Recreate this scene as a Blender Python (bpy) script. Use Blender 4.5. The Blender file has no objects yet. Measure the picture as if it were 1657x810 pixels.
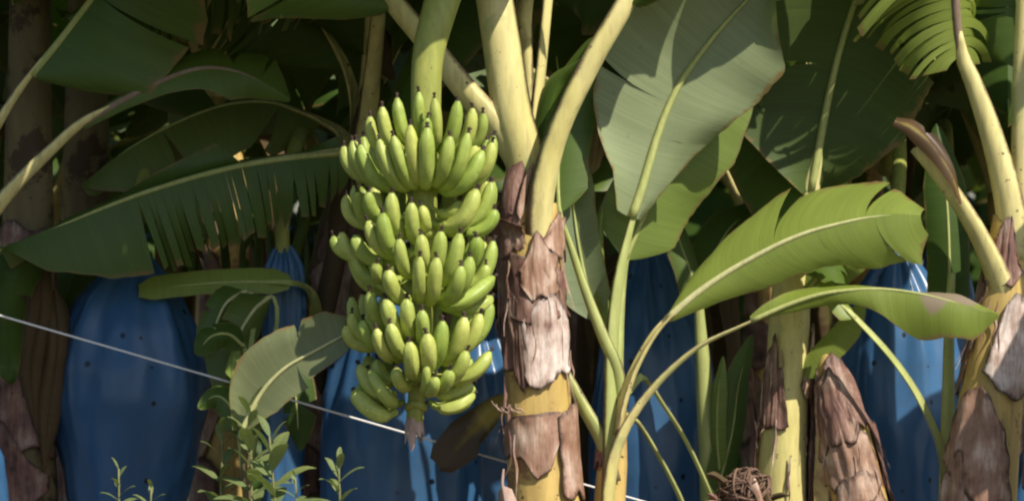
import bpy, math, random
from mathutils import Vector, Matrix, noise

# ------------------------------------------------------------------ camera, sky, sun, exposure
scene = bpy.context.scene
C = scene.collection
R = math.radians
ZC, DIST, S = 1.75, 10.0, 560.0          # camera height, distance to the main row, pixels per metre there

cam = bpy.data.cameras.new("camera")
cam.sensor_fit = 'HORIZONTAL'
cam.sensor_width = 36.0
cam.lens = 36.0 * DIST / (1657.0 / S)
cam.clip_end = 500.0
cam.dof.use_dof = True
cam.dof.focus_distance = DIST - 0.1
cam.dof.aperture_fstop = 5.0
camo = bpy.data.objects.new("camera", cam)
camo.location = (0, -DIST, ZC)
camo.rotation_euler = (R(90), 0, 0)
C.objects.link(camo)
scene.camera = camo

SUN_EL, SUN_AZ = 47.0, 41.0              # azimuth to the right of straight behind the camera
world = bpy.data.worlds.new("World")
scene.world = world
world.use_nodes = True
wn = world.node_tree
bg = wn.nodes["Background"]
sky = wn.nodes.new("ShaderNodeTexSky")
sky.sky_type = 'NISHITA'
sky.sun_disc = False
sky.sun_elevation = R(SUN_EL)
sky.sun_rotation = R(180 - SUN_AZ)
wn.links.new(sky.outputs[0], bg.inputs[0])
bg.inputs[1].default_value = 0.105
sun = bpy.data.lights.new("sun", 'SUN')
sun.energy = 5.0
sun.angle = R(0.5)
sun.color = (1.0, 0.93, 0.80)
suno = bpy.data.objects.new("sun", sun)
to_sun = Vector((math.sin(R(SUN_AZ)) * math.cos(R(SUN_EL)), -math.cos(R(SUN_AZ)) * math.cos(R(SUN_EL)), math.sin(R(SUN_EL))))
suno.rotation_euler = (-to_sun).to_track_quat('-Z', 'Y').to_euler()
suno.location = (4, -8, 9)
C.objects.link(suno)
scene.view_settings.view_transform = 'Standard'
scene.view_settings.look = 'None'
scene.view_settings.exposure = 0.22
scene.view_settings.gamma = 1.0
scene.cycles.use_denoising = True
scene.cycles.max_bounces = 8
scene.cycles.filter_width = 2.3

rng = random.Random(7)


def P(px, py, d=0.0):
    """photograph pixel + distance behind the main row -> point"""
    k = (DIST + d) / DIST / S
    return Vector(((px - 828.5) * k, d, ZC - (py - 405.0) * k))


def PX(n, d=0.0):
    return n * (DIST + d) / DIST / S


# ------------------------------------------------------------------ materials
def new_mat(name):
    m = bpy.data.materials.new(name)
    m.use_nodes = True
    nt = m.node_tree
    for n in list(nt.nodes):
        nt.nodes.remove(n)
    out = nt.nodes.new("ShaderNodeOutputMaterial")
    return m, nt, out


def N(nt, kind, **kw):
    n = nt.nodes.new(kind)
    for k, v in kw.items():
        if k.startswith('i_'):
            n.inputs[k[2:].replace('_', ' ')].default_value = v
        else:
            setattr(n, k, v)
    return n


def mixc(nt, a, b, fac, mode='MIX'):
    n = nt.nodes.new("ShaderNodeMix")
    n.data_type = 'RGBA'
    n.blend_type = mode
    for sock, v in ((n.inputs[0], fac), (n.inputs[6], a), (n.inputs[7], b)):
        if isinstance(v, (int, float)):
            sock.default_value = v
        elif isinstance(v, tuple):
            sock.default_value = (*v, 1)
        else:
            nt.links.new(v, sock)
    return n.outputs[2]


def ramp(nt, fac, stops):
    n = nt.nodes.new("ShaderNodeValToRGB")
    el = n.color_ramp.elements
    while len(el) < len(stops):
        el.new(0.5)
    for e, (p, c) in zip(el, stops):
        e.position = p
        e.color = (*c, 1) if isinstance(c, tuple) else (c, c, c, 1)
    nt.links.new(fac, n.inputs[0])
    return n.outputs[0]


def uvnode(nt, scale=(1, 1, 1)):
    a = N(nt, "ShaderNodeUVMap", uv_map="UVMap")
    m = N(nt, "ShaderNodeMapping")
    m.inputs['Scale'].default_value = scale
    nt.links.new(a.outputs[0], m.inputs[0])
    return m.outputs[0]


def noise_t(nt, vec, scale, detail=4.0, rough=0.6):
    n = N(nt, "ShaderNodeTexNoise")
    n.inputs['Scale'].default_value = scale
    n.inputs['Detail'].default_value = detail
    n.inputs['Roughness'].default_value = rough
    if vec is not None:
        nt.links.new(vec, n.inputs['Vector'])
    return n.outputs[0]


def objvec(nt):
    return N(nt, "ShaderNodeTexCoord").outputs['Object']


def leaf_mat(name, top, under, transl=(0.16, 0.26, 0.03), tfac=0.3, rough=0.42, dry=None, dry_from=0.7, vein=0.45, spec=0.5):
    """leaf blade: upper and lower faces differ, fine parallel veins run out from the midrib"""
    m, nt, out = new_mat(name)
    geo = N(nt, "ShaderNodeNewGeometry")
    obi = N(nt, "ShaderNodeObjectInfo")
    col = mixc(nt, top, under, geo.outputs['Backfacing'])
    n1 = noise_t(nt, uvnode(nt, (9, 3, 1)), 1.0, 5)
    col = mixc(nt, col, mixc(nt, (0.55, 0.6, 0.5), (1.45, 1.4, 1.3), n1), 0.55, 'MULTIPLY')
    veins = noise_t(nt, uvnode(nt, (170, 2.0, 1)), 1.0, 2)
    vr = mixc(nt, ramp(nt, veins, [(0.35, 0.62), (0.65, 1.25)]), ramp(nt, noise_t(nt, uvnode(nt, (42, 0.7, 1)), 1.0, 2), [(0.3, 0.7), (0.7, 1.25)]), 0.5)
    col = mixc(nt, col, vr, vein, 'MULTIPLY')
    rnd = ramp(nt, obi.outputs['Random'], [(0.0, (0.82, 0.86, 0.8)), (0.5, (1.0, 1.0, 1.0)), (1.0, (1.2, 1.1, 0.9))])
    col = mixc(nt, col, rnd, 0.8, 'MULTIPLY')
    # scattered brown specks and worn margins
    sp = noise_t(nt, uvnode(nt, (38, 38, 1)), 1.0, 3, 0.7)
    spm = ramp(nt, sp, [(0.67, 0.0), (0.74, 1.0)])
    col = mixc(nt, col, (0.13, 0.085, 0.035), mixc(nt, (0.0, 0.0, 0.0), spm, 0.55))
    ea = N(nt, "ShaderNodeAttribute", attribute_name="edge")
    em = N(nt, "ShaderNodeMath", operation='MULTIPLY_ADD')
    nt.links.new(noise_t(nt, uvnode(nt, (16, 16, 1)), 1.0, 4, 0.7), em.inputs[0])
    em.inputs[1].default_value = 0.42
    nt.links.new(ea.outputs['Fac'], em.inputs[2])
    mm = N(nt, "ShaderNodeMapRange")
    mm.inputs[1].default_value = 1.13
    mm.inputs[2].default_value = 1.22
    nt.links.new(em.outputs[0], mm.inputs[0])
    col = mixc(nt, col, (0.24, 0.16, 0.06), mm.outputs[0])
    if dry is not None:
        da = N(nt, "ShaderNodeAttribute", attribute_name="dryness")
        dm = N(nt, "ShaderNodeMath", operation='MULTIPLY_ADD')
        nt.links.new(n1, dm.inputs[0])
        dm.inputs[1].default_value = 0.3
        nt.links.new(da.outputs['Fac'], dm.inputs[2])
        dr = N(nt, "ShaderNodeMapRange")
        dr.inputs[1].default_value = dry_from
        dr.inputs[2].default_value = dry_from + 0.12
        nt.links.new(dm.outputs[0], dr.inputs[0])
        col = mixc(nt, col, dry, dr.outputs[0])
    b = N(nt, "ShaderNodeBsdfPrincipled")
    b.inputs['Roughness'].default_value = rough
    b.inputs['Specular IOR Level'].default_value = spec
    nt.links.new(col, b.inputs['Base Color'])
    bump = N(nt, "ShaderNodeBump")
    bump.inputs['Strength'].default_value = 0.25
    bump.inputs['Distance'].default_value = 0.004
    nt.links.new(mixc(nt, veins, n1, 0.4), bump.inputs['Height'])
    nt.links.new(bump.outputs[0], b.inputs['Normal'])
    tr = N(nt, "ShaderNodeBsdfTranslucent")
    tcol = mixc(nt, transl, vr, vein, 'MULTIPLY')
    nt.links.new(tcol, tr.inputs[0])
    mx = N(nt, "ShaderNodeMixShader")
    mx.inputs[0].default_value = tfac
    nt.links.new(b.outputs[0], mx.inputs[1])
    nt.links.new(tr.outputs[0], mx.inputs[2])
    nt.links.new(mx.outputs[0], out.inputs[0])
    return m


def plain_mat(name, c1, c2, scale=8.0, stretch=(1, 1, 1), rough=0.6, bump=0.3, bdist=0.004, specks=None, speck_scale=60.0, speck_lo=0.66,
              blot=None, blot_scale=3.0, blot_lo=0.55, uv=False, spec=0.4, sss=0.0, rim=None, vary=0.0, streak=None):
    """two-tone procedural surface; specks = small dark spots, blot = large worn patches"""
    m, nt, out = new_mat(name)
    if uv:
        vec = uvnode(nt, stretch)
        vec0 = uvnode(nt, (1, 1, 1))
    else:
        mp = N(nt, "ShaderNodeMapping")
        mp.inputs['Scale'].default_value = stretch
        ov = objvec(nt)
        nt.links.new(ov, mp.inputs[0])
        vec, vec0 = mp.outputs[0], ov
    n1 = noise_t(nt, vec, scale, 6, 0.65)
    col = mixc(nt, c1, c2, ramp(nt, n1, [(0.3, 0.0), (0.7, 1.0)]))
    fine = noise_t(nt, vec, scale * 6, 3)
    col = mixc(nt, col, ramp(nt, fine, [(0.3, 0.75), (0.7, 1.2)]), 0.6, 'MULTIPLY')
    if blot:
        bn = noise_t(nt, vec0, blot_scale, 5, 0.7)
        col = mixc(nt, col, blot, ramp(nt, bn, [(blot_lo, 0.0), (blot_lo + 0.06, 0.9)]))
    if streak:
        sm = N(nt, "ShaderNodeMapping")
        sm.inputs['Scale'].default_value = (1, 1, 0.10)
        nt.links.new(vec0, sm.inputs[0])
        sk_ = noise_t(nt, sm.outputs[0], 38.0, 4, 0.7)
        col = mixc(nt, col, streak, ramp(nt, sk_, [(0.50, 0.0), (0.72, 0.75)]))
    if rim:
        ra = N(nt, "ShaderNodeAttribute", attribute_name="rim")
        rm = N(nt, "ShaderNodeMath", operation='MULTIPLY_ADD')
        nt.links.new(noise_t(nt, vec0, 16.0, 5, 0.7), rm.inputs[0])
        rm.inputs[1].default_value = 1.5
        nt.links.new(ra.outputs['Fac'], rm.inputs[2])
        rr_ = N(nt, "ShaderNodeMapRange")
        rr_.inputs[1].default_value = 1.35
        rr_.inputs[2].default_value = 1.75
        rr_.inputs[4].default_value = 0.85
        nt.links.new(rm.outputs[0], rr_.inputs[0])
        col = mixc(nt, col, rim, rr_.outputs[0])
    if vary:
        oi = N(nt, "ShaderNodeObjectInfo")
        col = mixc(nt, col, ramp(nt, oi.outputs['Random'], [(0.0, (0.70, 0.82, 0.62)), (0.5, (0.98, 0.98, 0.98)), (1.0, (1.2, 1.10, 1.1))]), vary, 'MULTIPLY')
    if specks:
        sn = noise_t(nt, vec0, speck_scale, 3, 0.6)
        col = mixc(nt, col, specks, ramp(nt, sn, [(speck_lo, 0.0), (speck_lo + 0.05, 0.9)]))
    b = N(nt, "ShaderNodeBsdfPrincipled")
    b.inputs['Roughness'].default_value = rough
    b.inputs['Specular IOR Level'].default_value = spec
    if sss:
        b.inputs['Subsurface Weight'].default_value = sss
        b.inputs['Subsurface Radius'].default_value = (0.01, 0.01, 0.004)
        b.inputs['Subsurface Scale'].default_value = 0.5
    nt.links.new(col, b.inputs['Base Color'])
    bp = N(nt, "ShaderNodeBump")
    bp.inputs['Strength'].default_value = bump
    bp.inputs['Distance'].default_value = bdist
    nt.links.new(mixc(nt, n1, fine, 0.4), bp.inputs['Height'])
    nt.links.new(bp.outputs[0], b.inputs['Normal'])
    nt.links.new(b.outputs[0], out.inputs[0])
    return m


def bag_mat(name):
    m, nt, out = new_mat(name)
    uv = uvnode(nt)
    n1 = noise_t(nt, uvnode(nt, (2.2, 0.8, 1)), 3.0, 5)
    col = mixc(nt, (0.038, 0.12, 0.26), (0.066, 0.18, 0.37), ramp(nt, n1, [(0.3, 0.0), (0.7, 1.0)]))
    # ventilation pin-holes, punched in a grid that the film has pulled crooked
    v = N(nt, "ShaderNodeTexVoronoi", feature='F1')
    v.inputs['Scale'].default_value = 11.0
    v.inputs['Randomness'].default_value = 0.55
    nt.links.new(uv, v.inputs['Vector'])
    hole = ramp(nt, v.outputs['Distance'], [(0.085, 1.0), (0.11, 0.0)])
    col = mixc(nt, col, (0.004, 0.008, 0.015), hole)
    dirt = noise_t(nt, uvnode(nt, (3, 3, 1)), 4.0, 6, 0.75)
    col = mixc(nt, col, (0.10, 0.13, 0.16), mixc(nt, (0, 0, 0), ramp(nt, dirt, [(0.5, 0.0), (0.8, 1.0)]), 0.35))
    b = N(nt, "ShaderNodeBsdfPrincipled")
    b.inputs['Roughness'].default_value = 0.3
    b.inputs['Specular IOR Level'].default_value = 0.6
    nt.links.new(col, b.inputs['Base Color'])
    bp = N(nt, "ShaderNodeBump")
    bp.inputs['Strength'].default_value = 0.45
    bp.inputs['Distance'].default_value = 0.012
    rid = N(nt, "ShaderNodeTexNoise", noise_type='RIDGED_MULTIFRACTAL')
    rid.inputs['Scale'].default_value = 2.2
    rid.inputs['Detail'].default_value = 4.0
    nt.links.new(uvnode(nt, (5, 2.2, 1)), rid.inputs['Vector'])
    nt.links.new(rid.outputs[0], bp.inputs['Height'])
    nt.links.new(bp.outputs[0], b.inputs['Normal'])
    tr = N(nt, "ShaderNodeBsdfTranslucent")
    tr.inputs[0].default_value = (0.04, 0.15, 0.36, 1)
    mx = N(nt, "ShaderNodeMixShader")
    mx.inputs[0].default_value = 0.22
    nt.links.new(b.outputs[0], mx.inputs[1])
    nt.links.new(tr.outputs[0], mx.inputs[2])
    nt.links.new(mx.outputs[0], out.inputs[0])
    return m


M = {}
M['leaf'] = leaf_mat('leaf_green', (0.095, 0.16, 0.028), (0.15, 0.20, 0.075), transl=(0.2, 0.3, 0.035), tfac=0.33, rough=0.5)
M['leaf_olive'] = leaf_mat('leaf_olive', (0.10, 0.15, 0.03), (0.21, 0.235, 0.115), transl=(0.2, 0.28, 0.04), tfac=0.28, rough=0.5)
M['leaf_bright'] = leaf_mat('leaf_young', (0.235, 0.315, 0.068), (0.26, 0.32, 0.11), transl=(0.34, 0.44, 0.06), tfac=0.32, rough=0.5, vein=0.45)
M['leaf_pale'] = leaf_mat('leaf_glaucous', (0.14, 0.20, 0.05), (0.27, 0.33, 0.19), transl=(0.2, 0.28, 0.05), tfac=0.25, rough=0.55, vein=0.45)
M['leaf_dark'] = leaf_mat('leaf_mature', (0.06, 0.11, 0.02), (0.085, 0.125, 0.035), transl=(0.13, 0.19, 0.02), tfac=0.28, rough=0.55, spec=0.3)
M['leaf_brownpatch'] = leaf_mat('leaf_brown_patch', (0.25, 0.31, 0.05), (0.28, 0.32, 0.08), transl=(0.28, 0.36, 0.04), tfac=0.3, rough=0.5, dry=(0.30, 0.23, 0.16), dry_from=0.6)
M['leaf_dead'] = leaf_mat('leaf_dead', (0.10, 0.065, 0.03), (0.13, 0.09, 0.045), transl=(0.12, 0.07, 0.02), tfac=0.15, rough=0.8)
M['leaf_yellowing'] = leaf_mat('leaf_yellowing', (0.48, 0.36, 0.07), (0.46, 0.33, 0.08), transl=(0.35, 0.25, 0.03), tfac=0.25, dry=(0.09, 0.05, 0.025), dry_from=0.55)
M['midrib'] = plain_mat('midrib', (0.34, 0.38, 0.12), (0.44, 0.46, 0.17), 20, (1, 1, 0.3), rough=0.5, bump=0.1)
M['midrib_pale'] = plain_mat('midrib_pale', (0.50, 0.50, 0.22), (0.60, 0.58, 0.30), 20, (1, 1, 0.3), rough=0.5, bump=0.1)
M['petiole'] = plain_mat('petiole', (0.60, 0.53, 0.18), (0.76, 0.67, 0.32), 5, (1, 1, 0.25), rough=0.5, bump=0.12, specks=(0.12, 0.07, 0.03), speck_scale=40, speck_lo=0.665,
                           blot=(0.50, 0.50, 0.20), blot_scale=4, blot_lo=0.56, rim=(0.20, 0.12, 0.09), streak=(0.42, 0.36, 0.16))
M['petiole_green'] = plain_mat('petiole_green', (0.30, 0.36, 0.10), (0.46, 0.48, 0.18), 6, (1, 1, 0.25), rough=0.5, bump=0.12, specks=(0.10, 0.06, 0.03), speck_scale=50, speck_lo=0.69, rim=(0.16, 0.11, 0.07))
M['petiole_margin'] = plain_mat('petiole_margin', (0.20, 0.14, 0.09), (0.30, 0.22, 0.17), 20, (1, 1, 0.3), rough=0.8)
M['stem'] = plain_mat('pseudostem', (0.52, 0.36, 0.11), (0.66, 0.48, 0.17), 5, (1, 1, 0.2), rough=0.5, bump=0.2, specks=(0.035, 0.02, 0.012), speck_scale=42, speck_lo=0.665,
                       blot=(0.30, 0.14, 0.06), blot_scale=7, blot_lo=0.53, streak=(0.34, 0.22, 0.08))
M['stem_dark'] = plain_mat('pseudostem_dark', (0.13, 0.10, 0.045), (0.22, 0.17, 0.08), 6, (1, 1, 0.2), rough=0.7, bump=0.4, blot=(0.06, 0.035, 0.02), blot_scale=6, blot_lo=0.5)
def sheath_mat(name, stops, seed):
    """dried leaf base: papery, streaked along its fibres, dark at the frayed rim"""
    m, nt, out = new_mat(name)
    ov = objvec(nt)
    mp = N(nt, "ShaderNodeMapping")
    mp.inputs['Scale'].default_value = (1, 1, 0.16)
    mp.inputs['Location'].default_value = (seed, seed * 2, 0)
    nt.links.new(ov, mp.inputs[0])
    streak = noise_t(nt, mp.outputs[0], 60.0, 5, 0.7)
    big = noise_t(nt, ov, 11.0, 4, 0.6)
    w = N(nt, "ShaderNodeMath", operation='MULTIPLY_ADD')
    nt.links.new(streak, w.inputs[0])
    w.inputs[1].default_value = 0.55
    w2 = N(nt, "ShaderNodeMath", operation='MULTIPLY')
    nt.links.new(big, w2.inputs[0])
    w2.inputs[1].default_value = 0.65
    nt.links.new(w2.outputs[0], w.inputs[2])
    col = ramp(nt, w.outputs[0], stops)
    ea = N(nt, "ShaderNodeAttribute", attribute_name="edge")
    e2 = N(nt, "ShaderNodeMath", operation='MULTIPLY_ADD')
    nt.links.new(noise_t(nt, ov, 45.0, 3), e2.inputs[0])
    e2.inputs[1].default_value = 0.3
    nt.links.new(ea.outputs['Fac'], e2.inputs[2])
    rim = N(nt, "ShaderNodeMapRange")
    rim.inputs[1].default_value = 1.02
    rim.inputs[2].default_value = 1.14
    rim.inputs[4].default_value = 0.85
    nt.links.new(e2.outputs[0], rim.inputs[0])
    col = mixc(nt, col, (0.05, 0.028, 0.02), rim.outputs[0])
    b = N(nt, "ShaderNodeBsdfPrincipled")
    b.inputs['Roughness'].default_value = 0.5
    b.inputs['Specular IOR Level'].default_value = 0.45
    nt.links.new(col, b.inputs['Base Color'])
    bp = N(nt, "ShaderNodeBump")
    bp.inputs['Strength'].default_value = 0.6
    bp.inputs['Distance'].default_value = 0.006
    nt.links.new(streak, bp.inputs['Height'])
    nt.links.new(bp.outputs[0], b.inputs['Normal'])
    nt.links.new(b.outputs[0], out.inputs[0])
    return m


M['sheath'] = sheath_mat('dry_sheath_brown', [(0.40, (0.045, 0.024, 0.022)), (0.53, (0.17, 0.085, 0.07)), (0.64, (0.25, 0.14, 0.105)), (0.78, (0.45, 0.33, 0.27))], 0.0)
M['sheath_pale'] = sheath_mat('dry_sheath_pale', [(0.36, (0.07, 0.04, 0.035)), (0.46, (0.30, 0.19, 0.15)), (0.56, (0.47, 0.345, 0.29)), (0.70, (0.74, 0.63, 0.57))], 3.0)
M['sheath_mid'] = sheath_mat('dry_sheath_tan', [(0.36, (0.06, 0.03, 0.022)), (0.48, (0.26, 0.14, 0.09)), (0.60, (0.36, 0.215, 0.15)), (0.76, (0.60, 0.45, 0.36))], 7.0)
M['banana'] = plain_mat('banana_skin', (0.33, 0.405, 0.08), (0.49, 0.54, 0.14), 7, (1, 1, 1), rough=0.45, bump=0.06, specks=(0.05, 0.05, 0.02), speck_scale=70, speck_lo=0.69, blot=(0.22, 0.24, 0.07), blot_scale=26, blot_lo=0.66, spec=0.4, vary=0.9, rim=(0.26, 0.34, 0.055))
M['tip'] = plain_mat('banana_tip', (0.018, 0.012, 0.01), (0.08, 0.05, 0.035), 60, rough=0.9)
M['stalk'] = plain_mat('bunch_stalk', (0.26, 0.30, 0.06), (0.36, 0.37, 0.09), 8, (1, 1, 0.3), rough=0.5, bump=0.25, specks=(0.06, 0.035, 0.02), speck_scale=60, speck_lo=0.68)
M['bract'] = plain_mat('dry_bract', (0.32, 0.20, 0.16), (0.55, 0.40, 0.34), 30, (1, 1, 0.3), rough=0.8)
M['bag'] = bag_mat('blue_film')
M['twine'] = plain_mat('twine', (0.72, 0.71, 0.70), (0.85, 0.84, 0.83), 300, rough=0.7)
M['soil'] = plain_mat('soil', (0.05, 0.035, 0.022), (0.10, 0.07, 0.045), 2.0, rough=0.95, bump=1.0, bdist=0.05, blot=(0.06, 0.06, 0.025), blot_scale=1.2, blot_lo=0.5)
M['fibre'] = plain_mat('dry_fibre', (0.10, 0.055, 0.035), (0.24, 0.15, 0.11), 40, rough=0.9, bump=0.5)
M['weed'] = leaf_mat('weed_leaf', (0.17, 0.225, 0.09), (0.22, 0.26, 0.13), transl=(0.2, 0.28, 0.05), tfac=0.25, rough=0.5)
M['weed_stem'] = plain_mat('weed_stem', (0.16, 0.18, 0.06), (0.24, 0.22, 0.10), 30, rough=0.7)


# ------------------------------------------------------------------ mesh helpers
def mesh_obj(name, verts, faces, mats, parent=None, uvs=None, smooth=True, fmat=None, attrs=None):
    org = parent_origin(parent)
    me = bpy.data.meshes.new(name)
    me.from_pydata([tuple(Vector(v) - org) for v in verts], [], faces)
    if not isinstance(mats, (list, tuple)):
        mats = [mats]
    for m in mats:
        me.materials.append(M[m] if isinstance(m, str) else m)
    if smooth:
        me.polygons.foreach_set('use_smooth', [True] * len(me.polygons))
    if fmat:
        me.polygons.foreach_set('material_index', fmat)
    if uvs is not None:
        ul = me.uv_layers.new(name='UVMap')
        flat = []
        for p in me.polygons:
            for vi in p.vertices:
                flat.extend(uvs[vi])
        ul.data.foreach_set('uv', flat)
    if attrs:
        for k, vals in attrs.items():
            a = me.attributes.new(k, 'FLOAT', 'POINT')
            a.data.foreach_set('value', vals)
    me.update()
    o = bpy.data.objects.new(name, me)
    C.objects.link(o)
    if parent is not None:
        o.parent = parent
    return o


def parent_origin(o):
    v = Vector((0, 0, 0))
    while o is not None:
        v += o.location
        o = o.parent
    return v


def thing(name, loc, label, cat, group=None):
    o = bpy.data.objects.new(name, None)
    o.empty_display_size = 0.1
    o.location = loc
    C.objects.link(o)
    tag(o, label, cat, group)
    return o


def tag(o, label=None, cat=None, group=None, kind=None):
    if label: o['label'] = label
    if cat: o['category'] = cat
    if group: o['group'] = group
    if kind: o['kind'] = kind
    return o


def copy_tree(o, parent=None):
    c = o.copy()
    C.objects.link(c)
    c.parent = parent
    for ch in o.children:
        copy_tree(ch, c)
    return c


def lerp(a, b, t):
    return a + (b - a) * t


def spline(pts, n):
    """Catmull-Rom through pts, n+1 samples"""
    pts = [Vector(p) for p in pts]
    ext = [pts[0] * 2 - pts[1]] + pts + [pts[-1] * 2 - pts[-2]]
    L = [0.0]
    for a, b in zip(pts, pts[1:]):
        L.append(L[-1] + (b - a).length)
    out = []
    for i in range(n + 1):
        s = L[-1] * i / n
        k = 0
        while k < len(pts) - 2 and L[k + 1] < s:
            k += 1
        t = (s - L[k]) / max(1e-9, L[k + 1] - L[k])
        p0, p1, p2, p3 = ext[k], ext[k + 1], ext[k + 2], ext[k + 3]
        out.append(0.5 * ((2 * p1) + (p2 - p0) * t + (2 * p0 - 5 * p1 + 4 * p2 - p3) * t * t + (3 * p1 - p0 - 3 * p2 + p3) * t ** 3))
    return out


def table(tb, x):
    """piecewise-linear lookup"""
    if isinstance(tb, (int, float)):
        return tb
    if x <= tb[0][0]:
        return tb[0][1]
    for (a, va), (b, vb) in zip(tb, tb[1:]):
        if x <= b:
            return lerp(va, vb, (x - a) / max(1e-9, b - a))
    return tb[-1][1]


def tangents(cs):
    ts = []
    for i in range(len(cs)):
        a, b = cs[max(0, i - 1)], cs[min(len(cs) - 1, i + 1)]
        ts.append((b - a).normalized())
    return ts


def tube(name, pts, rad, mat, parent, n=24, sides=12, up=(0, -1, 0), shape='round', flat=1.0, jitter=0.0, cap=True, seed=0):
    """swept tube; shape 'petiole' = crescent section whose groove faces `up`"""
    cs = spline(pts, n)
    ts = tangents(cs)
    V, F, UV, RM = [], [], [], []
    up = Vector(up)
    s_acc = 0.0
    for i, (c, t) in enumerate(zip(cs, ts)):
        u = i / n
        if i: s_acc += (c - cs[i - 1]).length
        r = table(rad, u)
        side = t.cross(up)
        if side.length < 1e-4: side = t.cross(Vector((1, 0, 0)))
        side.normalize()
        nor = side.cross(t).normalized()
        for k in range(sides):
            th = 2 * math.pi * k / sides
            x, y = math.cos(th), math.sin(th)
            if shape == 'petiole':
                y = -abs(y) if y < 0 else -0.35 * y + 0.0
                y = y * 0.95 + 0.35
            j = 1.0
            if jitter:
                j += jitter * noise.noise(Vector((c.x * 9 + x * 2.0 + seed, c.y * 9 + y * 2.0, c.z * 5)))
            V.append(c + (side * x + nor * y * flat) * r * j)
            UV.append((k / sides * 6.28 * max(r, 0.01), s_acc))
            RM.append((abs(x) ** 14 if shape == 'petiole' else 0.0) + (0.55 * max(0, 1 - u * 3) if shape == 'petiole' else 0))
    for i in range(n):
        for k in range(sides):
            k2 = (k + 1) % sides
            F.append((i * sides + k, i * sides + k2, (i + 1) * sides + k2, (i + 1) * sides + k))
    if cap:
        F.append(tuple(range(sides - 1, -1, -1)))
        F.append(tuple(n * sides + k for k in range(sides)))
    return mesh_obj(name, V, F, mat, parent, UV, attrs={'rim': RM})


def blade_profile(u):
    return min(1.0, (u / 0.10 + 0.02) ** 0.7) * min(1.0, ((1.0 - u) / 0.34 + 1e-4) ** 0.62)


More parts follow.
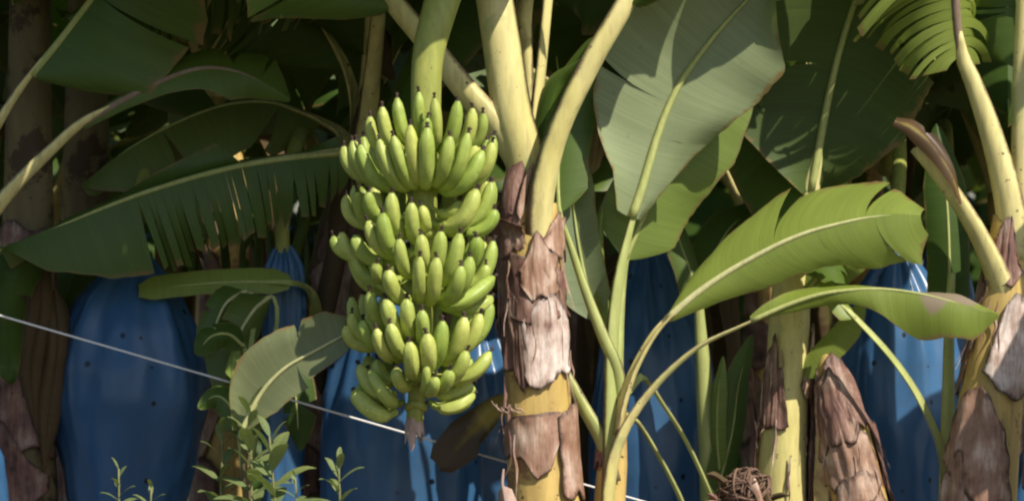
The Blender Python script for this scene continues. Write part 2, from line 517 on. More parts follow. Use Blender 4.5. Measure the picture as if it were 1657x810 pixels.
def blade(name, pts, width, mat, parent, up=(0, 0, 1), fold=(0.15, 0.15), curl=(0.5, 0.5), tears=((), ()), wave=0.05, nu=48, nv=6,
          prof=None, slant=0.18, seed=0, flutter=0.35, gap=0.12, twist=0.0, wl=None, wr=None, dryf=None):
    """leaf blade along midrib pts. Side 0 lies to t x up, side 1 opposite. fold/curl are (side0, side1) radians, positive droops.
    tears: per side list of (u, reach) where reach is how far (0..1) towards the midrib the split runs"""
    rg = random.Random(seed * 131 + 5)
    prof = prof or blade_profile
    cs = spline(pts, nu)
    ts = tangents(cs)
    up = Vector(up)
    fr = []
    for i, (c, t) in enumerate(zip(cs, ts)):
        s = t.cross(up)
        if s.length < 1e-4: s = t.cross(Vector((1, 0, 0)))
        s.normalize()
        n = s.cross(t).normalized()
        if twist:
            q = Matrix.Rotation(twist * i / nu, 3, t)
            s, n = q @ s, q @ n
        fr.append((c, t, s, n))

    def frame(u):
        x = min(max(u, 0.0), 1.0) * nu
        k = min(int(x), nu - 1)
        f = x - k
        a, b = fr[k], fr[k + 1]
        return tuple(lerp(a[j], b[j], f) for j in range(4))
    total = sum((b - a).length for a, b in zip(cs, cs[1:]))
    V, F, UV, ED, AL, DR = [], [], [], [], [], []
    ph = rg.uniform(0, 6.28)
    for side in (0, 1):
        sg = 1.0 if side == 0 else -1.0
        tr = sorted(tears[side])
        bounds = [0.0] + [t[0] for t in tr] + [1.0]
        reach = [0.0] + [t[1] for t in tr] + [0.0]
        for si in range(len(bounds) - 1):
            u0, u1 = bounds[si], bounds[si + 1]
            r0, r1 = reach[si], reach[si + 1]
            m = max(2, int(round((u1 - u0) * nu)))
            torn = len(tr) > 0
            dd = rg.uniform(-0.25, 1.0) * flutter if torn else 0.0
            tw = rg.uniform(-1, 1) * flutter * 0.8 if torn else 0.0
            gp = gap * rg.uniform(0.1, 1.9)
            lf = rg.uniform(0.82, 1.0) if max(r0, r1) > 0.4 and torn and flutter > 0.4 else 1.0
            base = len(V)
            for i in range(m + 1):
                f = i / m
                for k in range(nv + 1):
                    v = k / nv
                    # the splits open towards the margin
                    rr = lerp(r0, r1, f)
                    op = max(0.0, v - (1 - max(r0, r1))) / max(1e-3, max(r0, r1)) if max(r0, r1) > 0 else 0.0
                    g0 = gp * op if r0 > 0 else 0.0
                    g1 = gp * op * 0.7 if r1 > 0 else 0.0
                    fu = lerp(g0, 1 - g1, f)
                    u = lerp(u0, u1, fu)
                    c, t, s, n = frame(u)
                    tb = wl if side == 0 else wr
                    w = table(tb, u) if tb is not None else width * prof(u)
                    w *= 1.0 + 0.03 * noise.noise(Vector((u * 30, seed * 3.3, side * 7.0)))
                    w *= lerp(1.0, lf, v)
                    fo, cu = table(fold[side], u), table(curl[side], u)
                    # integrate the arc across the half blade
                    ax = az = 0.0
                    st = max(1, k)
                    for q in range(k):
                        vm = (q + 0.5) / nv
                        a = fo + cu * vm + (dd * vm if max(r0, r1) > 0 else 0.0)
                        ax += math.cos(a) / nv
                        az += math.sin(a) / nv
                    off = wave * w * v * v * math.sin(u * total * 9.0 + ph + side * 2.0) + 0.35 * wave * w * v * math.sin(u * total * 23.0 + ph * 2)
                    off += tw * (f - 0.5) * (u1 - u0) * total * op * 1.2
                    p = c + s * (sg * ax * w) - n * (az * w) + n * off + t * (slant * v * v * w)
                    V.append(p)
                    UV.append((u * total, sg * v * w))
                    ED.append(v)
                    AL.append(u)
                    DR.append(dryf(u, side, v) if dryf else 0.0)
            for i in range(m):
                for k in range(nv):
                    a = base + i * (nv + 1) + k
                    b = a + nv + 1
                    # winding so that the normal is n
                    if side == 0:
                        F.append((a, a + 1, b + 1, b))
                    else:
                        F.append((a, b, b + 1, a + 1))
    o = mesh_obj(name, V, F, mat, parent, UV, attrs={'edge': ED, 'along': AL, 'dryness': DR})
    # faces look along the leaf's upper side
    me = o.data
    tot = Vector((0, 0, 0))
    for p in list(me.polygons)[::7]:
        tot += p.normal * p.area
    if tot.dot(sum((f[3] for f in fr), Vector())) < 0:
        me.flip_normals()
    return o


def leaf(parent, pet, bladepts, width, mat='leaf', pet_r=((0, 0.03), (1, 0.016)), pet_mat='petiole', rib_mat='midrib', up=(0, 0, 1), pet_up=None, rib=0.012, n=18, **kw):
    """one leaf: blade (the part) carrying its petiole and midrib (sub-parts)"""
    b = blade('leaf', bladepts, width, mat, parent, up=up, **kw)
    if pet is not None:
        if rib:
            L0 = sum((Vector(q) - Vector(p)).length for p, q in zip(pet, pet[1:]))
            ext = lerp(Vector(bladepts[0]), Vector(bladepts[1]), 0.8)
            if (Vector(pet[-1]) - Vector(bladepts[0])).length < 0.02:
                L1 = L0 + (ext - Vector(pet[-1])).length
                pet = list(pet) + [ext]
                pet_r = [(u * L0 / L1, r) for u, r in pet_r] + [(1.0, rib * 0.8)]
            else:
                pet_r = [(u * 0.8, r) for u, r in pet_r[:-1]] + [(0.75, pet_r[-1][1]), (1.0, rib * 0.8)]
        tube('petiole', pet, pet_r, pet_mat, b, n=n + 4, sides=14, up=pet_up or up, shape='petiole', jitter=0.05, seed=kw.get('seed', 0))
    if rib:
        cs = spline(bladepts, 20)
        upv = Vector(up)
        ts = tangents(cs)
        low = []
        for c, t in zip(cs, ts):
            s = t.cross(upv)
            if s.length < 1e-4: s = Vector((1, 0, 0))
            s.normalize()
            low.append(c - s.cross(t).normalized() * rib * 0.35)
        tube('midrib', low[::2] if len(low) % 2 else low, ((0, rib), (0.6, rib * 0.6), (1, rib * 0.12)), rib_mat, b, n=28, sides=8, up=up)
    return b


def rtears(rg, n, lo=0.1, hi=0.95, rlo=0.5, rhi=0.98):
    return sorted([(rg.uniform(lo, hi), rg.uniform(rlo, rhi)) for _ in range(n)])


def pseudostem(parent, axis, rad, mat='stem', name='pseudostem', n=60, sides=28, seed=0):
    """stem of wrapped leaf bases: each wrap leaves an overlapping edge running up the stem"""
    cs = spline(axis, n)
    ts = tangents(cs)
    V, F, UV = [], [], []
    z = 0.0
    for i, (c, t) in enumerate(zip(cs, ts)):
        u = i / n
        if i: z += (c - cs[i - 1]).length
        r = table(rad, u)
        s = t.cross(Vector((0, -1, 0))).normalized()
        nn = s.cross(t).normalized()
        for k in range(sides):
            th = 2 * math.pi * k / sides
            e = ((th * 3 / (2 * math.pi) + seed * 0.37 + 0.25 * u) % 1.0)
            step = 0.05 * (e - 0.5)
            j = 1 + step + 0.035 * noise.noise(Vector((math.cos(th) * 2 + seed, math.sin(th) * 2, z * 4)))
            V.append(c + (s * math.cos(th) + nn * math.sin(th)) * r * j)
            UV.append((th * r, z))
    for i in range(n):
        for k in range(sides):
            k2 = (k + 1) % sides
            F.append((i * sides + k, i * sides + k2, (i + 1) * sides + k2, (i + 1) * sides + k))
    F.append(tuple(n * sides + k for k in range(sides)))
    return mesh_obj(name, V, F, mat, parent, UV)


def sheath(parent, axis, rad, u0, u1, a0, a1, mat, off=0.008, flare=0.0, rag=0.12, wr=0.006, seed=0, nu=26, na=26, rag_lo=None, name='dry_sheath', taper=0.0, tongue=1.0):
    """dried leaf base clasping the stem: a curved, wrinkled shell with ragged ends, from u0 to u1 along the stem, azimuths a0..a1 (deg, 0 = right, -90 = towards camera)"""
    N_ = 200
    cs = spline(axis, N_)
    ts = tangents(cs)
    V, F, UV = [], [], []
    rag_lo = rag if rag_lo is None else rag_lo
    rq = random.Random(seed * 77 + 1)
    sl_hi, sl_lo = rq.uniform(-0.45, 0.45) * tongue, rq.uniform(-0.45, 0.45) * tongue
    ED = []
    for i in range(nu + 1):
        for k in range(na + 1):
            f = i / nu
            g = k / na
            hi = rag * (noise.noise(Vector((g * 3.0, seed * 2.1, 0))) * 1.3 + 0.14 * noise.noise(Vector((g * 17.0, seed * 5.1, 3)))) - 0.30 * abs(2 * g - 1) ** 1.6 * tongue + sl_hi * (g - 0.5)
            lo = rag_lo * (noise.noise(Vector((g * 3.5, seed * 3.7, 9))) * 1.2 + 0.16 * noise.noise(Vector((g * 15.0, seed * 1.3, 5)))) + sl_lo * (g - 0.5) + 0.12 * abs(2 * g - 1) ** 2 * tongue
            u = lerp(u0 + lo * (u1 - u0), u1 + hi * (u1 - u0), f)
            x = min(max(u, 0), 1) * N_
            q = min(int(x), N_ - 1)
            c = lerp(cs[q], cs[q + 1], x - q)
            t = ts[q]
            r = table(rad, min(max(u, 0), 1))
            s = t.cross(Vector((0, -1, 0))).normalized()
            nn = t.cross(s).normalized()
            am, ah = (a0 + a1) / 2, (a1 - a0) / 2
            sq = 1 - taper * f
            th = R(am + (g * 2 - 1) * ah * sq + 4 * noise.noise(Vector((f * 4, seed, g * 3))))
            z = u * 40
            rr = r + off + flare * max(0, f - 0.55) ** 1.5 * 3
            rr += wr * (noise.noise(Vector((g * 6 + seed, f * 1.6, 1.0))) + 0.7 * noise.noise(Vector((g * 16 + 1.5 * f, f * 1.3 + seed, 2.0))))
            rr += 0.012 * max(0.0, noise.noise(Vector((g * 4, seed, 7.0)))) * (max(0, f - 0.8) * 5 + max(0, 0.15 - f) * 5)
            V.append(c + (s * math.cos(th) + nn * math.sin(th)) * rr)
            UV.append((g, f))
            ED.append(max(abs(2 * g - 1), abs(2 * f - 1)))
    W = na + 1
    for i in range(nu):
        for k in range(na):
            a = i * W + k
            F.append((a, a + 1, a + W + 1, a + W))
    o = mesh_obj(name, V, F, mat, parent, UV, attrs={'edge': ED})
    sol = o.modifiers.new('thickness', 'SOLIDIFY')
    sol.thickness = 0.003
    sol.offset = 0
    return o


def peel(parent, axis, rad, spots, seed):
    """narrow fibres peeling off a stem: (u top, u bottom, azimuth, half width)"""
    cs = spline(axis, 200)
    rg = random.Random(seed)
    for q, (ua, ub, az, w) in enumerate(spots):
        pts = []
        a = R(az)
        for k in range(5):
            f = k / 4
            u = lerp(ua, ub, f)
            c = cs[min(200, max(0, int(u * 200)))]
            d = Vector((math.cos(a), math.sin(a), 0))
            pts.append(c + d * (table(rad, u) + 0.014 + 0.02 * f * f * rg.uniform(0.2, 1.4)) + Vector((rg.uniform(-1, 1), 0, 0)) * 0.006 * f)
            a += R(rg.uniform(-4, 4))
        blade('peeling_strip', pts, w, rg.choice(('sheath', 'sheath_mid', 'sheath_pale')), parent, up=(math.cos(a), math.sin(a), 0.0), nu=16, nv=2, seed=seed + q, fold=(0.5, 0.5), curl=(1.0, 1.0), wave=0.5,
              prof=lambda u: max(0.15, 1 - abs(2 * u - 0.7)))


def peel_random(parent, axis, rad, f, rows, n, seed):
    rg = random.Random(seed)
    sp = []
    for q in range(n):
        y0 = rg.uniform(rows[0], rows[1])
        sp.append((f(y0), f(y0 + rg.uniform(45, 120)), rg.uniform(-185, 5), rg.uniform(0.004, 0.011)))
    peel(parent, axis, rad, sp, seed)


# ------------------------------------------------------------------ ground
gv, gf = [], []
GN = 60
for i in range(GN + 1):
    for j in range(GN + 1):
        x, y = -60 + 120 * i / GN, -25 + 120 * j / GN
        gv.append((x, y, 0.05 * noise.noise(Vector((x * 0.6, y * 0.6, 0))) - 0.03))
for i in range(GN):
    for j in range(GN):
        a = i * (GN + 1) + j
        gf.append((a, a + GN + 1, a + GN + 2, a + 1))
tag(mesh_obj('ground', gv, gf, 'soil'), kind='structure')


def on_ground(px, d):
    p = P(px, 810, d)
    return Vector((p.x, d, 0.0))


# ------------------------------------------------------------------ the fruiting plant in the middle
main_axis = [P(905, 1390, 0), P(895, 1000, 0), P(880, 810, 0), P(868, 600, 0), P(860, 430, 0), P(856, 330, 0)]
main_rad = ((0, 0.135), (0.35, 0.115), (0.55, 0.104), (0.75, 0.092), (0.93, 0.086), (1, 0.080))
mp = thing('banana_plant', (main_axis[0].x, 0, 0), 'fruiting banana plant with brown peeling stem, beside the hanging green bunch', 'banana plant')
pseudostem(mp, main_axis, main_rad, 'stem', seed=1)


def uy(axis, py):
    """position along a stem (0..1) of a picture row"""
    zz = P(0, py, axis[0].y).z
    cs = spline(axis, 200)
    return min(range(201), key=lambda i: abs(cs[i].z - zz)) / 200.0


u_ = lambda py: uy(main_axis, py)
sheath(mp, main_axis, main_rad, u_(745), u_(660), -175, -5, 'sheath_mid', off=0.008, rag=0.10, seed=2, rag_lo=0.9, wr=0.008)
sheath(mp, main_axis, main_rad, u_(790), u_(655), -60, 60, 'sheath_mid', off=0.012, rag=0.15, seed=31, rag_lo=0.3, wr=0.008)
sheath(mp, main_axis, main_rad, u_(610), u_(475), -165, -95, 'sheath', off=0.009, rag=0.15, seed=4, wr=0.010)
sheath(mp, main_axis, main_rad, u_(608), u_(478), -112, -20, 'sheath_pale', off=0.013, rag=0.16, seed=5, wr=0.012)
sheath(mp, main_axis, main_rad, u_(520), u_(395), -190, 10, 'sheath', off=0.010, rag=0.2, seed=6, wr=0.010)
sheath(mp, main_axis, main_rad, u_(478), u_(388), -110, -45, 'sheath_mid', off=0.016, rag=0.2, seed=8, wr=0.006)
sheath(mp, main_axis, main_rad, u_(425), u_(352), -185, -100, 'sheath', off=0.018, rag=0.25, seed=9, wr=0.012, flare=0.02)
sheath(mp, main_axis, main_rad, u_(420), u_(350), -80, 20, 'sheath_mid', off=0.012, rag=0.3, seed=10, wr=0.010, taper=0.4)
sheath(mp, main_axis, main_rad, u_(1000), u_(850), -200, 20, 'sheath', off=0.012, rag=0.2, seed=11, wr=0.012)
sheath(mp, main_axis, main_rad, u_(1200), u_(1050), -260, 60, 'sheath_mid', off=0.014, rag=0.2, seed=12, wr=0.012)

peel_random(mp, main_axis, main_rad, u_, (360, 720), 16, 301)

# leaf going up and right over the frame, its unseen blade shaped to shade the pale upright leaf
leaf(mp, [P(880, 420, -0.02), P(874, 345, -0.05), P(888, 262, -0.07), P(915, 185, -0.09), P(962, 92, -0.10), P(1012, 5, -0.10)],
     [P(1012, 5, -0.10), P(1052, -90, -0.10), P(1112, -168, -0.10), P(1210, -215, -0.10), P(1340, -230, -0.10), P(1490, -215, -0.05)], 0.30, 'leaf_dark', wl=((0, 0.05), (0.08, 0.22), (0.2, 0.26), (0.35, 0.205), (0.7, 0.19), (0.9, 0.13), (1, 0.02)), wr=((0, 0.03), (0.2, 0.3), (0.7, 0.3), (1, 0.02)),
     pet_r=((0, 0.058), (0.25, 0.058), (0.45, 0.050), (1, 0.046)), up=(-0.25, -0.12, 1), pet_up=(-0.8, 0.3, 0.4), rib=0.022, rib_mat='midrib',
     fold=(0.4, 0.3), curl=(0.35, 0.6), wave=0.08, seed=3, tears=(((0.5, 0.5),), ((0.3, 0.8), (0.62, 0.9))))
# centre petiole, blade above the frame
leaf(mp, [P(858, 350, 0.0), P(848, 262, -0.02), P(826, 180, -0.03), P(812, 90, -0.03), P(798, 0, -0.02), P(785, -90, 0)],
     [P(785, -90, 0), P(760, -260, 0.02), P(720, -480, 0.0), P(640, -700, -0.1), P(520, -840, -0.2), P(360, -880, -0.3)], 0.36, 'leaf',
     pet_r=((0, 0.068), (0.3, 0.058), (1, 0.056)), up=(0.3, 0.4, 0.8), pet_up=(0.25, 1, 0.2), rib=0.022, seed=4, fold=(0.2, 0.2),
     tears=(rtears(rng, 4), rtears(rng, 4)))
# left petiole behind the bunch stalk, blade arching left above the frame
leaf(mp, [P(868, 330, 0.01), P(842, 270, 0.0), P(806, 212, 0.0), P(752, 148, 0.0), P(700, 82, 0.02), P(640, 10, 0.04)],
     [P(640, 10, 0.04), P(560, -90, 0.02), P(420, -190, -0.06), P(240, -230, -0.16), P(60, -200, -0.26), P(-90, -110, -0.36)], 0.44, 'leaf',
     pet_r=((0, 0.062), (0.3, 0.054), (1, 0.044)), up=(0.1, -0.35, 1), pet_up=(0.65, 0.5, 0.7), rib=0.02, seed=5, fold=(0.15, 0.25), curl=(0.4, 0.5),
     tears=(rtears(rng, 5), rtears(rng, 5)))
# narrow upright petioles behind
leaf(mp, [P(866, 300, 0.06), P(866, 200, 0.08), P(876, 100, 0.09), P(886, 0, 0.10), P(894, -90, 0.11)],
     [P(894, -90, 0.11), P(905, -300, 0.2), P(930, -520, 0.45), P(960, -650, 0.8), P(985, -680, 1.2)], 0.36, 'leaf', pet_r=((0, 0.03), (1, 0.024)), up=(0, -0.7, 0.6),
     pet_up=(-1, 0.2, 0), rib=0.018, seed=6, tears=(rtears(rng, 5), rtears(rng, 5)))
leaf(mp, [P(852, 300, 0.10), P(846, 180, 0.12), P(843, 80, 0.13), P(838, -40, 0.14)],
     [P(838, -40, 0.14), P(800, -260, 0.3), P(720, -420, 0.7), P(600, -480, 1.1), P(480, -420, 1.5)], 0.38, 'leaf', pet_r=((0, 0.03), (1, 0.02)), up=(0.2, 0.3, 1),
     pet_up=(1, 0.2, 0), rib=0.018, seed=7, tears=(rtears(rng, 5), rtears(rng, 5)))
# unseen crown leaves above the frame, placed to shade the left side
for q, (tx, ty, tz, mz) in enumerate(((-0.15, -1.1, 2.95, 3.1), (-0.8, -0.75, 2.75, 3.0), (-1.1, -0.25, 2.9, 3.3), (0.35, 1.5, 3.2, 3.6), (-0.5, 1.4, 3.1, 3.6))):
    o0 = P(850, 100, 0.05)
    tv = Vector((tx, ty, tz))
    leaf(mp, [P(856, 200, 0.08), P(850, 60, 0.07), P(846, -70, 0.05)],
         [P(846, -70, 0.05), Vector((lerp(o0.x, tx, 0.3), lerp(o0.y, ty, 0.3), lerp(2.65, mz, 0.7))), Vector((lerp(o0.x, tx, 0.65), lerp(o0.y, ty, 0.65), mz)), tv], 0.36, 'leaf', pet_r=((0, 0.02), (1, 0.02)), rib=0.016,
         seed=160 + q, fold=(0.1, 0.1), curl=(0.35, 0.35), wave=0.06, tears=(rtears(rng, 2), rtears(rng, 2)))
# small withered leaf remnant in the axil
blade('leaf', [P(875, 250, 0.04), P(885, 190, 0.03), P(905, 130, 0.02), P(940, 95, 0.0)], 0.05, 'leaf', mp, up=(0.3, -0.8, 0.5), seed=77, fold=(0.5, 0.5), curl=(1, 1))
sheath(mp, main_axis, main_rad, u_(335) - 0.02, 1.0, -190, -120, 'sheath', off=0.008, rag=0.3, seed=13, wr=0.012)
# brown bract-like sheath edge between the petioles
blade('dry_sheath', [P(832, 372, -0.085), P(828, 320, -0.075), P(838, 275, -0.06), P(856, 240, -0.05)], 0.045, 'sheath', mp, up=(-0.2, -1, 0.1), seed=14, fold=(0.2, 0.2), curl=(0.8, 0.8), nu=16)
blade('dry_sheath', [P(842, 355, -0.10), P(848, 325, -0.095), P(856, 295, -0.085), P(864, 262, -0.075)], 0.016, 'sheath_mid', mp, up=(0.6, -0.8, 0.1), seed=15, fold=(0.2, 0.2), curl=(0.8, 0.8), nu=12)
# yellowing dead leaf end hanging from the stem, and a pale curl of sheath at the bottom
blade('dry_leaf', [P(832, 645, 0.10), P(800, 662, 0.15), P(768, 694, 0.18), P(736, 728, 0.19), P(708, 752, 0.20)], 0.072, 'leaf_yellowing', mp, up=(-0.25, -0.95, 0.35), seed=16,
      fold=(-0.15, 0.25), curl=(0.7, -0.7), wave=0.3, nu=40, dryf=lambda u, s, v: 0.25 + u * 0.35 + 0.15 * v, wl=((0, 0.02), (0.25, 0.055), (0.6, 0.075), (0.9, 0.06), (1, 0.035)), wr=((0, 0.015), (0.3, 0.05), (0.6, 0.075), (0.9, 0.05), (1, 0.02)), flutter=0.5,
      tears=((), ((0.55, 0.4),)))
for q in range(7):
    x0 = 803 + q * 6
    tube('dry_shred', [P(x0 + 10, 668, -0.09), P(x0 + 3, 660 + q % 3 * 3, -0.10), P(x0 - 3, 655 + (q * 7) % 9, -0.105), P(x0 - 8 + (q * 11) % 9, 648 + (q * 5) % 13, -0.10)], ((0, 0.002), (1, 0.001)), 'bract', mp, n=8, sides=5)
blade('pale_sheath_curl', [P(822, 840, -0.13), P(815, 800, -0.14), P(812, 782, -0.145), P(814, 758, -0.14)], 0.03, 'bract', mp, up=(-0.2, -1, 0), seed=17, fold=(0.3, 0.3), curl=(1.0, 1.0), nu=14,
      wl=((0, 0.05), (0.5, 0.032), (0.62, 0.008), (1, 0.006)), wr=((0, 0.05), (0.5, 0.028), (0.6, 0.006), (1, 0.004)))

# ------------------------------------------------------------------ the bunch
SY = -0.34                                           # depth of its stalk
bunch = thing('banana_bunch', P(676, 700, SY), 'large bunch of unripe green bananas hanging uncovered from its stalk', 'banana bunch')
stalk_pts = [P(800, -140, -0.10), P(770, -120, -0.17), P(735, -55, -0.27), P(710, 20, -0.32), P(692, 100, SY), P(688, 200, SY), P(686, 320, SY), P(684, 440, SY), P(680, 560, SY), P(674, 650, SY), P(671, 680, SY)]
tube('stalk', stalk_pts, ((0, 0.05), (0.2, 0.052), (0.35, 0.044), (0.5, 0.04), (0.8, 0.034), (1, 0.022)), 'stalk', bunch, n=50, sides=16, jitter=0.08)
tube('cut_stalk_end', [P(673, 655, SY), P(671, 685, SY), P(669, 700, SY)], ((0, 0.024), (0.7, 0.022), (1, 0.024)), 'stalk', bunch, n=8, sides=12, jitter=0.2)
for q in range(7):
    a = q / 7 * 6.28
    b0 = P(670, 672, SY) + Vector((math.cos(a) * 0.021, math.sin(a) * 0.021, 0))
    blade('bract', [b0, b0 + Vector((math.cos(a) * 0.006, math.sin(a) * 0.006, -0.03)), b0 + Vector((math.cos(a) * 0.008, math.sin(a) * 0.008, -0.06 - 0.02 * (q % 3)))], 0.012, 'bract', bunch,
          up=(math.cos(a), math.sin(a), 0.1), seed=q, nu=8, nv=2)


def stalk_x(z):
    cs = STALK
    return min(cs, key=lambda c: abs(c.z - z) + (10 if c.z > P(0, 60, SY).z else 0))


STALK = spline(stalk_pts, 200)


def banana(parent, T, B, wpx, base=None, seed=0):
    """fruit curving from the hand's crown out and down to B and up to its tip T"""
    rg = random.Random(seed)
    A = stalk_x(B.z + 0.015)
    rad = Vector((B.x - A.x, B.y - A.y, 0))
    if rad.length < 1e-4: rad = Vector((0, -1, 0))
    rad.normalize()
    P0 = base if base is not None else Vector((A.x, A.y, B.z + 0.03)) + rad * 0.035
    d = (T - B)
    P1 = lerp(P0, B, 0.8) + Vector((0, 0, -0.012))
    P2 = B + d * 0.30 + rad * 0.012
    n, sides = 18, 15
    r = PX(wpx) * 0.5 * 0.885 * rg.uniform(0.92, 1.08)
    T = T + (T - B) * rg.uniform(-0.05, 0.08) + Vector((rg.uniform(-1, 1), rg.uniform(-1, 1), 0)) * 0.004
    cs = []
    for i in range(n + 1):
        t = i / n
        cs.append(P0 * (1 - t) ** 3 + P1 * 3 * t * (1 - t) ** 2 + P2 * 3 * t * t * (1 - t) + T * t ** 3)
    ts = tangents(cs)
    V, F, FM, UV = [], [], [], []
    prof = ((0, 0.40), (0.12, 0.42), (0.22, 0.80), (0.35, 1.0), (0.6, 1.03), (0.82, 1.0), (0.91, 0.90), (0.96, 0.70), (1.0, 0.34))
    ph = rg.choice((0.0, math.pi / 5)) + rg.uniform(-0.2, 0.2)
    for i, (c, t) in enumerate(zip(cs, ts)):
        u = i / n
        s = t.cross(rad)
        if s.length < 1e-3: s = t.cross(Vector((1, 0, 0)))
        s.normalize()
        nn = s.cross(t).normalized()
        rr = r * table(prof, u)
        for k in range(sides):
            th = 2 * math.pi * k / sides
            aa = ((th + ph) % (2 * math.pi / 5)) - math.pi / 5
            j = lerp(1.0, math.cos(math.pi / 5) / math.cos(aa) * 1.08, 0.85 * min(1, u * 3))
            V.append(c + (s * math.cos(th) + nn * math.sin(th)) * rr * j)
            UV.append((k / sides, u))
    for i in range(n):
        for k in range(sides):
            k2 = (k + 1) % sides
            F.append((i * sides + k, i * sides + k2, (i + 1) * sides + k2, (i + 1) * sides + k))
            FM.append(0)
    # withered flower remains at the tip
    last = n * sides
    t = ts[-1]
    cc = T
    prev = last
    s = t.cross(rad).normalized() if t.cross(rad).length > 1e-3 else Vector((1, 0, 0))
    nn = s.cross(t).normalized()
    ww = Vector((rg.uniform(-1, 1), rg.uniform(-1, 1), 0)) * 0.006
    for (h, q) in ((0.003, 0.24), (0.008, 0.14), (0.013, 0.30), (0.017, 0.08)):
        b0 = len(V)
        for k in range(sides):
            th = 2 * math.pi * k / sides
            j = 1 + 0.6 * noise.noise(Vector((k * 1.3, seed * 0.7, h * 300)))
            V.append(cc + t * h + ww * (h / 0.02) + (s * math.cos(th) + nn * math.sin(th)) * r * q * j)
            UV.append((k / sides, 1))
        for k in range(sides):
            k2 = (k + 1) % sides
            F.append((prev + k, prev + k2, b0 + k2, b0 + k))
            FM.append(1)
        prev = b0
    F.append(tuple(prev + k for k in range(sides)))
    FM.append(1)
    RG = [0.0] * len(V)
    for i in range(n + 1):
        for k in range(sides):
            aa = (((2 * math.pi * k / sides) + ph) % (2 * math.pi / 5)) - math.pi / 5
            RG[i * sides + k] = max(0.0, abs(aa) / (math.pi / 5) * 1.6 - 0.6) + 0.5 * max(0.0, 0.3 - i / n) / 0.3
    return mesh_obj('banana', V, F, ['banana', 'tip'], parent, UV, fmat=FM, attrs={'rim': RG})


OUT, MID, INN = 0.205, 0.175, 0.13
# (tip x, tip y, bottom x, bottom y, reach from the stalk, width) in the photograph's pixels
HANDS = [
    (300, [(557, 240, 573, 300, OUT, 24), (570, 233, 588, 306, OUT, 25), (586, 240, 607, 312, OUT, 26), (614, 228, 640, 312, OUT, 27), (636, 217, 660, 309, OUT, 27), (662, 207, 673, 303, OUT, 25),
           (691, 212, 689, 308, OUT, 28), (728, 218, 713, 304, OUT, 27), (757, 222, 735, 310, OUT, 28), (782, 244, 748, 318, OUT, 29), (796, 231, 780, 304, OUT, 25),
           (597, 190, 606, 255, MID, 22), (618, 176, 630, 250, MID, 25), (642, 162, 656, 240, INN, 25), (677, 152, 680, 225, INN, 23), (690, 188, 690, 250, MID, 20), (703, 160, 708, 245, MID, 23),
           (738, 168, 730, 250, MID, 25), (765, 178, 754, 255, MID, 26), (781, 186, 773, 250, MID, 23)]),
    (375, [(561, 314, 562, 375, MID, 24), (579, 308, 582, 375, OUT, 22), (595, 312, 603, 362, OUT, 25), (632, 314, 636, 388, OUT, 28), (618, 348, 627, 422, OUT + 0.02, 30), (595, 362, 615, 420, OUT + 0.02, 27), (574, 378, 590, 432, OUT, 27),
           (552, 376, 566, 430, OUT, 24), (541, 382, 555, 425, MID, 24), (668, 332, 667, 396, OUT - 0.02, 26), (684, 332, 690, 375, INN, 24),
           (773, 303, 745, 378, OUT - 0.02, 31), (795, 298, 778, 372, OUT - 0.02, 29), (799, 340, 784, 384, MID, 26), (746, 326, 728, 352, INN, 20)]),
    (470, [(648, 388, 651, 452, OUT + 0.015, 26), (680, 378, 686, 440, OUT, 26), (677, 420, 678, 494, OUT + 0.03, 25), (714, 376, 706, 445, OUT - 0.01, 28), (705, 418, 699, 497, OUT + 0.02, 27), (742, 375, 727, 466, OUT - 0.02, 27),
           (769, 382, 766, 440, OUT - 0.03, 31), (746, 432, 734, 494, OUT + 0.03, 27), (759, 414, 748, 488, OUT, 27), (799, 449, 738, 503, OUT, 30), (784, 430, 775, 470, MID, 25), (792, 482, 762, 508, MID, 22),
           (611, 424, 608, 462, OUT + 0.02, 22), (628, 436, 640, 494, OUT + 0.02, 28), (575, 400, 590, 470, MID, 26)]),
    (560, [(601, 475, 606, 535, OUT, 26), (627, 487, 640, 548, OUT, 29), (633, 525, 646, 582, OUT + 0.02, 29), (656, 480, 661, 548, OUT, 27), (681, 500, 686, 560, OUT, 27), (585, 516, 597, 572, OUT, 25), (607, 533, 624, 590, OUT + 0.02, 26),
           (560, 525, 568, 570, OUT, 22), (568, 505, 580, 560, MID, 24), (662, 554, 667, 616, OUT + 0.03, 28), (690, 540, 696, 606, OUT + 0.02, 29), (717, 516, 709, 600, OUT, 28), (749, 514, 736, 592, OUT, 29), (776, 512, 756, 580, OUT - 0.02, 29)]),
    (615, [(688, 592, 689, 640, OUT, 18), (752, 570, 735, 626, OUT, 27), (792, 570, 758, 622, OUT, 27), (726, 598, 718, 636, OUT, 24), (702, 608, 700, 642, OUT, 22), (640, 596, 650, 634, MID, 24)]),
    (655, [(570, 632, 612, 676, 0.16, 32), (583, 592, 612, 645, 0.14, 31), (600, 600, 636, 656, 0.16, 26), (768, 636, 728, 664, 0.14, 25), (765, 622, 726, 642, 0.11, 22)]),
]
hn = 0
